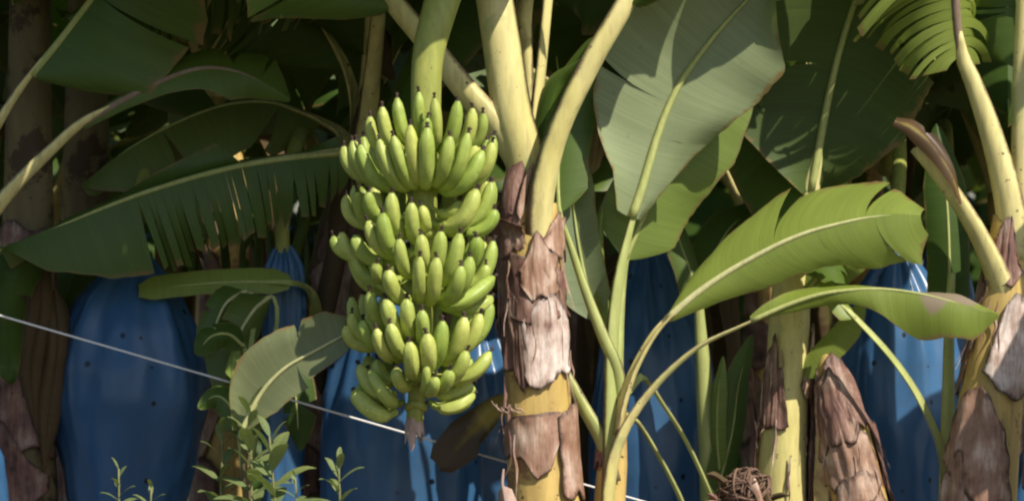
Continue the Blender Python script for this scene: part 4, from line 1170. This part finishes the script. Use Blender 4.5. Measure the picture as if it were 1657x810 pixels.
leaf(l2, [P(575, 320, d7), P(588, 200, d7 - 0.05), P(596, 90, d7 - 0.1)],
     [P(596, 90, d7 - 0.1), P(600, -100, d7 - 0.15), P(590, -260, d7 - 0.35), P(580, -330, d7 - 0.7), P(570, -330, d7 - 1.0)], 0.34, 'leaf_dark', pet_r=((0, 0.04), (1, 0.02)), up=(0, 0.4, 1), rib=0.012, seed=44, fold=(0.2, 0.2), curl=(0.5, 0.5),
     tears=(rtears(rng, 5), rtears(rng, 5)))
leaf(l2, [P(575, 320, d7), P(600, 160, d7 - 0.2), P(610, -20, d7 - 0.4)],
     [P(610, -20, d7 - 0.4), P(540, -75, d7 - 0.5), P(430, -85, d7 - 0.55), P(310, -65, d7 - 0.6), P(200, -25, d7 - 0.62), P(110, 30, d7 - 0.62)], 0.26, 'leaf', pet_r=((0, 0.04), (1, 0.02)), up=(0.05, -0.4, 1), rib=0.012,
     seed=49, fold=(0.6, 0.85), curl=(0.6, 0.5), gap=0.28, flutter=0.8, nu=90,
     tears=([(u + rng.uniform(-.006, .006), rng.uniform(0.6, 1)) for u in (0.1, 0.2, 0.33, 0.5, 0.7)], [(0.05 + k * 0.031 + rng.uniform(-.008, .008), rng.uniform(0.6, 1)) for k in range(29)]))
# withered brown leaves hanging along the stem
for q, (x0, y0, x1, y1, w) in enumerate(((555, 300, 520, 640, 0.06), (580, 360, 590, 560, 0.05), (600, 120, 596, 260, 0.06), (615, 40, 640, 130, 0.05))):
    blade('dry_leaf', [P(x0, y0, d7 - 0.12), P(lerp(x0, x1, .3) + 6, lerp(y0, y1, .3), d7 - 0.14), P(lerp(x0, x1, .7) - 6, lerp(y0, y1, .7), d7 - 0.14), P(x1, y1, d7 - 0.13)], w, 'leaf_dead', l2,
          up=(0.3, -1, 0), seed=90 + q, fold=(0.4, 0.3), curl=(1.0, 1.2), wave=0.2, nu=24)

for q in range(46):
    rq = random.Random(4000 + q)
    dd = rq.uniform(0.85, 1.5)
    x0, y0 = rq.uniform(255, 640), rq.uniform(300, 470)
    ln = rq.uniform(50, 150)
    sw = rq.uniform(-35, 35)
    blade('hanging_strip', [P(x0, y0, dd), P(x0 + sw * 0.3, y0 + ln * 0.35, dd - 0.03), P(x0 + sw * 0.8, y0 + ln * 0.7, dd - 0.02), P(x0 + sw, y0 + ln, dd)], rq.uniform(0.008, 0.028), rq.choice(('leaf', 'leaf_dead', 'leaf_olive', 'leaf_dark', 'leaf_bright')), l2,
          up=(rq.uniform(-0.8, 0.8), -1, rq.uniform(-0.2, 0.4)), seed=4100 + q, fold=(0.4, 0.3), curl=(0.8, 0.9), wave=0.25, nu=14, nv=2)

# low young plant between the left bag and the bunch
d8 = -0.22
l3 = thing('young_banana_plant', on_ground(400, d8), 'low young banana plant with a pale-ribbed leaf, left of the bunch behind the weed', 'banana plant')
l3_axis = [on_ground(400, d8), P(402, 1000, d8), P(404, 850, d8), P(398, 760, d8), P(394, 700, d8)]
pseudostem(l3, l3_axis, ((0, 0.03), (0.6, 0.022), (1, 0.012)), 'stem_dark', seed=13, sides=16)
leaf(l3, [P(398, 780, d8), P(392, 730, d8), P(390, 700, d8 - 0.02)],
     [P(390, 700, d8 - 0.02), P(420, 640, d8 - 0.03), P(460, 597, d8 - 0.05), P(510, 568, d8 - 0.07), P(556, 543, d8 - 0.09), P(585, 530, d8 - 0.1)], 0.12, 'leaf_olive', pet_r=((0, 0.014), (1, 0.009)), pet_mat='petiole_green', up=(0.1, 0.9, -0.35), rib=0.008, rib_mat='midrib_pale',
     seed=45, fold=(0.1, 0.1), curl=(0.2, 0.2), wave=0.08, wl=((0, 0.015), (0.15, 0.07), (0.3, 0.11), (0.5, 0.11), (0.8, 0.09), (1, 0.02)), wr=((0, 0.015), (0.2, 0.08), (0.5, 0.085), (0.7, 0.07), (0.85, 0.06), (1, 0.02)), tears=(((0.62, 0.35),), ((0.55, 0.8),)))
leaf(l2, [P(508, 600, d7), P(512, 520, d7 - 0.1), P(500, 470, d7 - 0.25), P(470, 458, 0.56)],
     [P(470, 458, 0.56), P(410, 455, 0.56), P(350, 457, 0.58), P(290, 462, 0.60), P(225, 470, 0.62)], 0.05, 'leaf_bright', pet_r=((0, 0.03), (1, 0.010)), pet_mat='petiole_green', up=(0, -0.9, 0.4), rib=0.005, seed=46, fold=(0.05, 0.05), curl=(0.1, 0.1),
     wl=((0, 0.03), (0.1, 0.05), (0.9, 0.045), (1, 0.02)), wr=((0, 0.02), (0.1, 0.04), (0.9, 0.035), (1, 0.02)))
for q, (pts, w, mt) in enumerate((
        ([P(440, 478, 0.46), P(412, 500, 0.40), P(385, 545, 0.36), P(368, 600, 0.34), P(360, 650, 0.34)], 0.075, 'leaf_olive'),
        ([P(400, 470, 0.52), P(368, 488, 0.48), P(348, 530, 0.45), P(336, 585, 0.44)], 0.06, 'leaf'),
        ([P(395, 560, 0.25), P(370, 540, 0.22), P(340, 545, 0.2), P(318, 575, 0.2)], 0.05, 'leaf_dark'),
        ([P(392, 700, 0.05), P(372, 655, 0.08), P(348, 640, 0.1), P(322, 660, 0.12)], 0.05, 'leaf'),
        ([P(398, 720, 0.0), P(380, 640, 0.12), P(378, 590, 0.2), P(384, 540, 0.28)], 0.03, 'leaf_bright'),
        ([P(450, 560, 0.4), P(470, 600, 0.36), P(480, 660, 0.34), P(484, 730, 0.34)], 0.06, 'leaf_dark'))):
    mid = {0: [P(425, 620, 0.1), P(448, 520, 0.4)], 1: [P(400, 620, 0.15), P(412, 500, 0.48)], 2: [P(404, 640, 0.0)], 5: [P(425, 650, 0.1)]}.get(q, [P(397, 740, -0.1)])
    leaf(l3, [P(398, 790, d8)] + mid + [pts[0]], pts, w, mt, pet_r=((0, 0.012), (1, 0.006)), pet_mat='petiole_green', up=(0.35 - 0.12 * q, -0.8, 0.35), rib=0.006, rib_mat='midrib_pale' if q < 2 else 'midrib', seed=347 + q, fold=(0.25, 0.25), curl=(0.4, 0.5), wave=0.14, tears=(((0.4 + 0.05 * q, 0.6),), ((0.6, 0.7),)))

# stems standing in the shade at the left edge
for q, (px, dd, lab) in enumerate(((40, 0.75, 'dark shaded banana stem at the left edge beside the biggest blue bag'), (132, 1.25, 'slim dark banana stem half hidden by the left blue bag'))):
    s0 = thing('banana_plant', on_ground(px, dd), lab, 'banana plant')
    ax = [on_ground(px, dd), P(px + 4, 900, dd), P(px - 2, 650, dd), P(px + 6, 330, dd), P(px + 10, -80, dd)]
    rd = ((0, 0.13), (0.5, 0.09), (1, 0.06))
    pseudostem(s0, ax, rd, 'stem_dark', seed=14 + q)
    for k in range(4):
        sheath(s0, ax, rd, uy(ax, 840 - k * 110), uy(ax, 700 - k * 110), -200 + k * 20, -40 + k * 25, 'sheath', off=0.012, rag=0.2, seed=110 + q * 7 + k, wr=0.014)
    blade('leaf', [P(px + 30, 395, dd - 0.2), P(px - 10, 440, dd - 0.24), P(px - 30, 520, dd - 0.25), P(px - 24, 620, dd - 0.24)], 0.09, 'leaf_dark', s0, up=(0.3, -0.9, 0.2), seed=118 + q, fold=(0.2, 0.3), curl=(0.5, 0.6), tears=(((0.5, 0.7),), ((0.4, 0.7),)))
    for k in range(4):
        x0 = px + rng.uniform(-40, 50)
        y0 = rng.uniform(380, 470)
        blade('dry_leaf', [P(x0, y0, dd - 0.1), P(x0 + 8, y0 + 90, dd - 0.14), P(x0 - 6, y0 + 200, dd - 0.14), P(x0 + rng.uniform(-20, 20), y0 + 300, dd - 0.12)], 0.05, 'leaf_dead', s0, up=(rng.uniform(-.5, .5), -1, 0),
              seed=130 + q * 9 + k, fold=(0.4, 0.3), curl=(1.0, 1.2), wave=0.2, nu=20)
    for k in range(7):
        a = R(k * 51 + 15 + q * 25)
        dv = Vector((math.cos(a), math.sin(a), 0))
        o0 = ax[-1]
        leaf(s0, [o0 - Vector((0, 0, 0.1)), o0 + dv * 0.1 + Vector((0, 0, 0.3)), o0 + dv * 0.25 + Vector((0, 0, 0.6))],
             [o0 + dv * 0.25 + Vector((0, 0, 0.6)), o0 + dv * 0.7 + Vector((0, 0, 1.0)), o0 + dv * 1.3 + Vector((0, 0, 1.05)), o0 + dv * 1.7 + Vector((0, 0, 0.75))], 0.34, 'leaf_dark', pet_r=((0, 0.04), (1, 0.02)), rib=0.014,
             seed=150 + q * 9 + k, tears=(rtears(rng, 4), rtears(rng, 4)))


# ------------------------------------------------------------------ blue bags over the other bunches
def bagged(px, py, d, rows, label, seed, stalk_top=None):
    """rows: (picture row, half-width in pixels, centre shift) from the neck down"""
    nk = P(px, py, d)
    o = thing('bagged_bunch', nk, label, 'bagged bunch', 'banana bunches covered with blue bags')
    rg = random.Random(seed)
    sides, nr = 72, 60
    V, F, UV = [], [], []
    ph = [rg.uniform(0, 6.28) for _ in range(6)]
    y0, y1 = rows[0][0], rows[-1][0]
    for i in range(nr + 1):
        t = i / nr
        y = lerp(y0, y1, t)
        hw = table([(r[0], r[1]) for r in rows], y)
        sx = table([(r[0], r[2]) for r in rows], y)
        c = P(px + sx, y, d)
        r = PX(hw, d)
        amp = 0.34 * math.exp(-t * 7) + 0.014
        for k in range(sides):
            th = 2 * math.pi * k / sides
            pl = math.cos(9 * th + ph[0]) * 0.5 + math.cos(14 * th + ph[1] + 0.8 * t) * 0.35 + math.cos(5 * th + ph[2] - 1.5 * t) * 0.4
            wr = 0.35 * noise.noise(Vector((math.cos(th) * 2.2 + seed, math.sin(th) * 2.2, t * 3.0))) + 0.25 * noise.noise(Vector((math.cos(th) * 5 + seed, math.sin(th) * 5, t * 6.0))) + 0.12 * (1 - abs(noise.noise(Vector((math.cos(th) * 4 + seed + t * 3, math.sin(th) * 4, t * 9.0)))) * 2)
            f = 1 + amp * pl * (1 - 0.5 * t) + 0.16 * wr * min(1, t * 4)
            # sagging diagonal creases in the lower film
            f += 0.02 * math.sin(3 * th + 9 * t + ph[3]) + 0.012 * math.sin(5 * th - 14 * t + ph[5]) * min(1, t * 3)
            V.append(c + Vector((math.cos(th) * r * f, math.sin(th) * r * f * 0.85, 0)))
            UV.append((th * 0.24, c.z))
    for i in range(nr):
        for k in range(sides):
            k2 = (k + 1) % sides
            F.append((i * sides + k, (i + 1) * sides + k, (i + 1) * sides + k2, i * sides + k2))
    mesh_obj('bag', V, F, 'bag', o, UV)
    # neck tie and the ruffle above it
    ring = [nk + Vector((math.cos(a) * PX(rows[0][1] + 3, d), math.sin(a) * PX(rows[0][1] + 3, d), 0)) for a in [2 * math.pi * k / 12 for k in range(13)]]
    tube('neck_tie', ring, 0.004, 'twine', o, n=24, sides=6, up=(0, 0, 1))
    tube('stalk', [nk + Vector((0, 0, -0.12)), nk + Vector((0.0, 0.0, 0.12)), nk + Vector((0.02, 0.12, 0.26)), nk + Vector((0.04, 0.34, 0.36)), nk + Vector((0.05, 0.6, 0.34)), nk + Vector((0.05, 0.8, 0.26))] if stalk_top is None else [nk + Vector((0, 0, -0.12)), nk + Vector((0, 0, 0.1))] + stalk_top, ((0, 0.022), (1, 0.026)), 'stalk', o, n=16, sides=12)
    V, F, UV = [], [], []
    for i in range(7):
        t = i / 6
        r = PX(rows[0][1], d) * (1 + 1.0 * t)
        for k in range(48):
            th = 2 * math.pi * k / 48
            V.append(nk + Vector((math.cos(th), math.sin(th), 0)) * r * (1 + 0.3 * t * math.cos(8 * th + ph[4])) + Vector((0, 0, 0.05 * t)))
            UV.append((th * 0.2, t * 0.05))
    for i in range(6):
        for k in range(48):
            k2 = (k + 1) % 48
            F.append((i * 48 + k, i * 48 + k2, (i + 1) * 48 + k2, (i + 1) * 48 + k))
    mesh_obj('ruffle', V, F, 'bag', o, UV)
    return o


bagged(222, 404, 0.75, ((404, 10, 0), (425, 30, -2), (450, 54, -8), (480, 80, -14), (530, 108, -16), (590, 128, -14), (650, 131, -14), (700, 118, -16), (760, 106, -18), (810, 96, -20), (960, 84, -20), (1060, 80, -20)),
       'biggest blue plastic bag, shaded, hanging under the drooping torn leaf', 1)
bagged(458, 392, 0.72, ((392, 6, 0), (405, 16, 0), (430, 27, 0), (470, 33, 0), (560, 34, 0), (700, 34, 0), (850, 32, 0)), 'narrow blue bag with a sunlit patch, between the left bag and the bunch', 2)
bagged(640, 470, 0.75, ((470, 16, 0), (500, 50, 0), (560, 92, 0), (640, 118, 5), (720, 130, 10), (810, 130, 10), (960, 120, 10), (1060, 116, 10)), 'wide blue bag directly behind the uncovered green bunch', 3)
bagged(770, 500, 1.25, ((500, 16, 0), (540, 50, 0), (600, 90, 0), (700, 110, 0), (850, 110, 0), (1000, 104, 0)), 'blue bag half hidden behind the brown stem', 4)
bagged(1050, 392, 0.95, ((392, 14, 0), (430, 34, 2), (480, 60, 4), (560, 88, 8), (660, 100, 10), (760, 104, 10), (860, 102, 10), (1000, 98, 10)), 'blue bag with a sunlit lower side, behind the young sucker', 5)
bagged(1452, 400, 0.80, ((400, 14, 0), (440, 44, 0), (500, 84, 0), (580, 104, 0), (680, 110, 0), (800, 108, 0), (960, 102, 0), (1060, 98, 0)), 'dark blue bag with small sunlit spots, left of the stout edge plant', 6)
bagged(1530, 372, 1.6, ((372, 12, 0), (400, 26, 0), (450, 40, 0), (560, 60, 0), (700, 66, 0), (900, 60, 0)), 'small blue bag peeking out above the brown-patched leaf tip', 7)
bagged(-60, 640, 0.2, ((640, 14, 0), (680, 36, 0), (740, 62, 0), (810, 72, 0), (960, 74, 0), (1060, 72, 0)), 'bright blue bag cut off by the lower left corner', 8)
bagged(1690, 690, 0.5, ((690, 14, 0), (740, 40, 0), (800, 60, 0), (900, 70, 0), (1000, 70, 0)), 'blue bag just showing in the lower right corner', 9)

# ------------------------------------------------------------------ guy twine
tw0, tw1 = P(-180, 458, 0.24), P(1650, 983, 0.24)
tw2 = tw1 + (tw1 - tw0) * (tw1.z / (tw0.z - tw1.z))
two = tube('guy_twine', [tw0, lerp(tw0, tw2, 0.3) + Vector((0, 0, -0.004)), lerp(tw0, tw2, 0.6) + Vector((0, 0, -0.004)), tw2], 0.0036, 'twine', None, n=80, sides=6, up=(0, 0, 1))
tag(two, 'white twine stretched slanting across behind the bunch', 'twine')

# ------------------------------------------------------------------ dry tangled fibre ball by the pale stem
fb_c = P(1207, 795, 0.12)
fb = thing('dry_fibre_ball', fb_c, 'ball of tangled brown dry fibre at the foot of the pale stem', 'dry stump')
for q in range(120):
    rg = random.Random(900 + q)
    ax = Vector((rg.gauss(0, 1), rg.gauss(0, 1) * 0.6 - 0.4, rg.gauss(0, 1))).normalized()
    e1 = ax.orthogonal().normalized()
    e2 = ax.cross(e1)
    rr = rg.uniform(0.035, 0.088)
    a0 = rg.uniform(0, 6.28)
    pts = []
    for k in range(7):
        a = a0 + k * rg.uniform(0.35, 0.6)
        p = (e1 * math.cos(a) + e2 * math.sin(a)) * rr * rg.uniform(0.94, 1.06)
        pts.append(fb_c + Vector((p.x * 1.0, p.y, p.z * 0.78)))
    tube('fibre', pts, ((0, 0.003), (0.5, rg.uniform(0.002, 0.0055)), (1, 0.001)), 'fibre', fb, n=14, sides=5, up=ax)
for q in range(9):
    rq = random.Random(700 + q)
    a = rq.uniform(3.3, 6.1)
    b0 = fb_c + Vector((math.cos(a) * 0.07, math.sin(a) * 0.06 - 0.01, rq.uniform(-0.06, 0.04)))
    dv = Vector((math.cos(a) * 0.5, math.sin(a) * 0.4, rq.uniform(-0.9, 0.7))).normalized()
    blade('dry_scrap', [b0 - dv * 0.03, b0 + dv * 0.02, b0 + dv * 0.06 + Vector((0, -0.01, -0.01)), b0 + dv * 0.09 + Vector((0, 0, -0.03))], rq.uniform(0.012, 0.026), rq.choice(('sheath', 'leaf_dead', 'sheath_mid')), fb, up=(rq.uniform(-.5, .5), -1, 0.3), seed=720 + q,
          fold=(0.4, 0.4), curl=(1.2, 1.2), wave=0.4, nu=14, nv=3)
fs_axis = [Vector((fb_c.x, fb_c.y, 0)), Vector((fb_c.x, fb_c.y, 0.5)), Vector((fb_c.x, fb_c.y, fb_c.z - 0.0))]
pseudostem(fb, fs_axis, ((0, 0.09), (0.8, 0.075), (0.95, 0.06), (1, 0.04)), 'fibre', name='stump', seed=17, n=20, sides=18)


# ------------------------------------------------------------------ weeds
def weed(px, py, d, h, n, lab, seed, lw=0.028, ll=0.11, lean=0.0):
    """h: height in metres of the leafy top, px,py: its top"""
    top = P(px, py, d)
    base = Vector((top.x - lean, d, 0))
    o = thing('weed_plant', base, lab, 'weed', 'weeds growing in front of the bags')
    rg = random.Random(seed)
    st = [base, lerp(base, top, 0.4) + Vector((rg.uniform(-.02, .02), 0, 0)), lerp(base, top, 0.75) + Vector((rg.uniform(-.015, .015), 0, 0)), top]
    tube('stem', st, ((0, 0.008), (0.7, 0.005), (1, 0.0025)), 'weed_stem', o, n=30, sides=7)
    cs = spline(st, 100)
    for q in range(n):
        f = q / max(1, n - 1)
        u = 1 - (1 - f) * h / max(0.01, top.z)
        c = cs[min(100, int(u * 100))]
        a = q * 2.4 + rg.uniform(-.4, .4)
        L = ll * lerp(1.0, 0.45, f) * rg.uniform(0.8, 1.15)
        el = lerp(0.25, 1.0, f) + rg.uniform(-.15, .15)
        dv = Vector((math.cos(a) * math.cos(el), math.sin(a) * math.cos(el) - 0.12, math.sin(el)))
        pts = [c, c + dv * L * 0.4, c + dv * L * 0.75 + Vector((0, 0, -0.08 * L)), c + dv * L + Vector((0, 0, -0.22 * L))]
        blade('leaf', pts, lw * L / ll, 'weed', o, up=(0, -0.25, 1), nu=10, nv=2, prof=lambda u: max(0.02, math.sin(math.pi * min(1, u * 0.93 + 0.06)) ** 0.8), seed=seed + q, fold=(-0.25, -0.25), curl=(0.3, 0.3), wave=0.02)
    return o


weed(404, 655, -0.25, 0.42, 22, 'tall leafy weed rising between the left bag and the bunch', 1, 0.030, 0.19, 0.03)
weed(436, 705, -0.5, 0.34, 15, 'broad-leaved weed beside the tall one, left of the dark stem', 2, 0.036, 0.22, -0.04)
weed(360, 700, -0.2, 0.36, 16, 'weed close to the right side of the biggest blue bag', 7, 0.026, 0.17, -0.02)
weed(192, 758, -0.45, 0.16, 10, 'small weed tip in front of the biggest blue bag', 3, 0.014, 0.10)
weed(245, 788, -0.45, 0.12, 8, 'tiny weed sprig low before the biggest blue bag', 4, 0.013, 0.09)
weed(548, 745, -0.6, 0.2, 12, 'weed sprig before the wide blue bag under the bunch', 5, 0.02, 0.14)
weed(478, 772, -0.6, 0.12, 8, 'small weed tip before the dark stem under the bunch', 6, 0.012, 0.09)


# ------------------------------------------------------------------ rows of plants behind
def row_plant(seed, h, nl, name='banana_plant'):
    rg = random.Random(seed)
    o = thing(name, (0, 0, 0), 'banana plant in the dim rows behind', 'banana plant', 'banana plants in the rows behind')
    ax = [Vector((0, 0, 0)), Vector((rg.uniform(-.03, .03), 0, h * 0.4)), Vector((rg.uniform(-.06, .06), 0, h * 0.8)), Vector((rg.uniform(-.08, .08), rg.uniform(-.05, .05), h))]
    rd = ((0, 0.13), (0.5, 0.10), (1, 0.06))
    pseudostem(o, ax, rd, 'stem', seed=seed, n=24, sides=16)
    for k in range(4):
        sheath(o, ax, rd, 0.25 + 0.17 * k, 0.42 + 0.17 * k, rg.uniform(-220, -160), rg.uniform(-40, 20), ('sheath', 'sheath_mid')[k % 2], off=0.012, rag=0.2, seed=seed * 9 + k, wr=0.014, nu=10, na=14)
    tp = ax[-1]
    for k in range(nl):
        a = k * 2.399 + rg.uniform(-.2, .2)
        f = k / nl
        dv = Vector((math.cos(a), math.sin(a), 0))
        ln = rg.uniform(1.5, 2.0)
        rise = lerp(0.15, 1.5, f)
        b0 = tp + dv * 0.28 + Vector((0, 0, 0.35 + rise * 0.15))
        leaf(o, [tp - Vector((0, 0, 0.15)), tp + dv * 0.08 + Vector((0, 0, 0.15)), b0],
             [b0, b0 + dv * ln * 0.35 + Vector((0, 0, 0.12 + rise * 0.35)), b0 + dv * ln * 0.7 + Vector((0, 0, rise * 0.5 - 0.12)), b0 + dv * ln + Vector((0, 0, rise * 0.45 - 0.65))],
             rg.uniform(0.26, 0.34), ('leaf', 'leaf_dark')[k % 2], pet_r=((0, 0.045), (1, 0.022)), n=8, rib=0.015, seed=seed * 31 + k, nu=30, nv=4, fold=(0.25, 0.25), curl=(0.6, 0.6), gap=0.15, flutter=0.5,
             tears=(rtears(rg, 6), rtears(rg, 6)))
    for k in range(3):
        a = rg.uniform(0, 6.28)
        dv = Vector((math.cos(a), math.sin(a), 0))
        p0 = tp + dv * 0.1 + Vector((0, 0, -0.05))
        blade('dry_leaf', [p0, p0 + dv * 0.18 + Vector((0, 0, -0.15)), p0 + dv * 0.2 + Vector((0, 0, -0.6)), p0 + dv * 0.16 + Vector((0, 0, -1.1))], 0.08, 'leaf_dead', o, up=(dv.x, dv.y, 0.3), seed=seed * 17 + k, fold=(0.4, 0.4),
              curl=(1.0, 1.0), wave=0.2, nu=16, nv=4)
    return o


protos = [row_plant(3, 2.1, 9), row_plant(8, 2.4, 9), row_plant(15, 1.8, 8)]
spots = []
rg = random.Random(21)
for row, (y, sp, off) in enumerate(((2.7, 1.5, 0.3), (4.3, 1.5, -0.4), (6.0, 1.6, 0.2), (8.0, 1.7, -0.3), (10.5, 1.8, 0.4))):
    half = 1.48 * (DIST + y) / DIST + 0.9
    x = -half + off * 0.5
    while x < half:
        spots.append((x + rg.uniform(-.25, .25), y + rg.uniform(-.35, .35)))
        x += sp
spots.append((2.95, 1.0))  # unseen right-hand neighbour, added to shade the right blue bag
spots.append((2.2, 1.6))
spots += [(0.55, 2.1), (1.75, 2.3), (-2.0, 2.4)]
spots.append((-3.3, 1.6))
for i, (x, y) in enumerate(spots):
    o = protos[i] if i < 3 else copy_tree(protos[i % 3])
    o.location = (x, y, 0)
    o.rotation_euler = (0, 0, rg.uniform(0, 6.28))
    k = rg.uniform(0.92, 1.12)
    o.scale = (k, k, k)

# dense plantation beyond: one mass of leaves
V, F, UV, ED, AL = [], [], [], [], []
rg = random.Random(5)
for q in range(1500):
    c = Vector((rg.uniform(-8, 8), rg.uniform(12.5, 16), rg.uniform(0.0, 6.5)))
    a = rg.uniform(0, 6.28)
    dv = Vector((math.cos(a), math.sin(a) * 0.6, rg.uniform(-0.9, 0.5))).normalized()
    L, w = rg.uniform(0.8, 1.7), rg.uniform(0.15, 0.28)
    s = dv.cross(Vector((rg.uniform(-.5, .5), -0.6, 0.7))).normalized()
    nn = s.cross(dv)
    b0 = len(V)
    for i in range(6):
        t = i / 5
        for k in (-1, 0, 1):
            V.append(c + dv * L * t + Vector((0, 0, -0.35 * L * t * t)) + s * k * w * max(0.05, math.sin(math.pi * min(1, t * 0.9 + 0.1))) - nn * abs(k) * w * 0.35)
            UV.append((t * L, k * w)); ED.append(abs(k) * 0.9); AL.append(t)
    for i in range(5):
        for k in range(2):
            a_ = b0 + i * 3 + k
            F.append((a_, a_ + 1, a_ + 4, a_ + 3))
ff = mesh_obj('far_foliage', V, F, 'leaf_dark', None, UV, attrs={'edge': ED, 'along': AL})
tag(ff, 'dense green foliage of the plantation beyond the rows', 'foliage', kind='stuff')
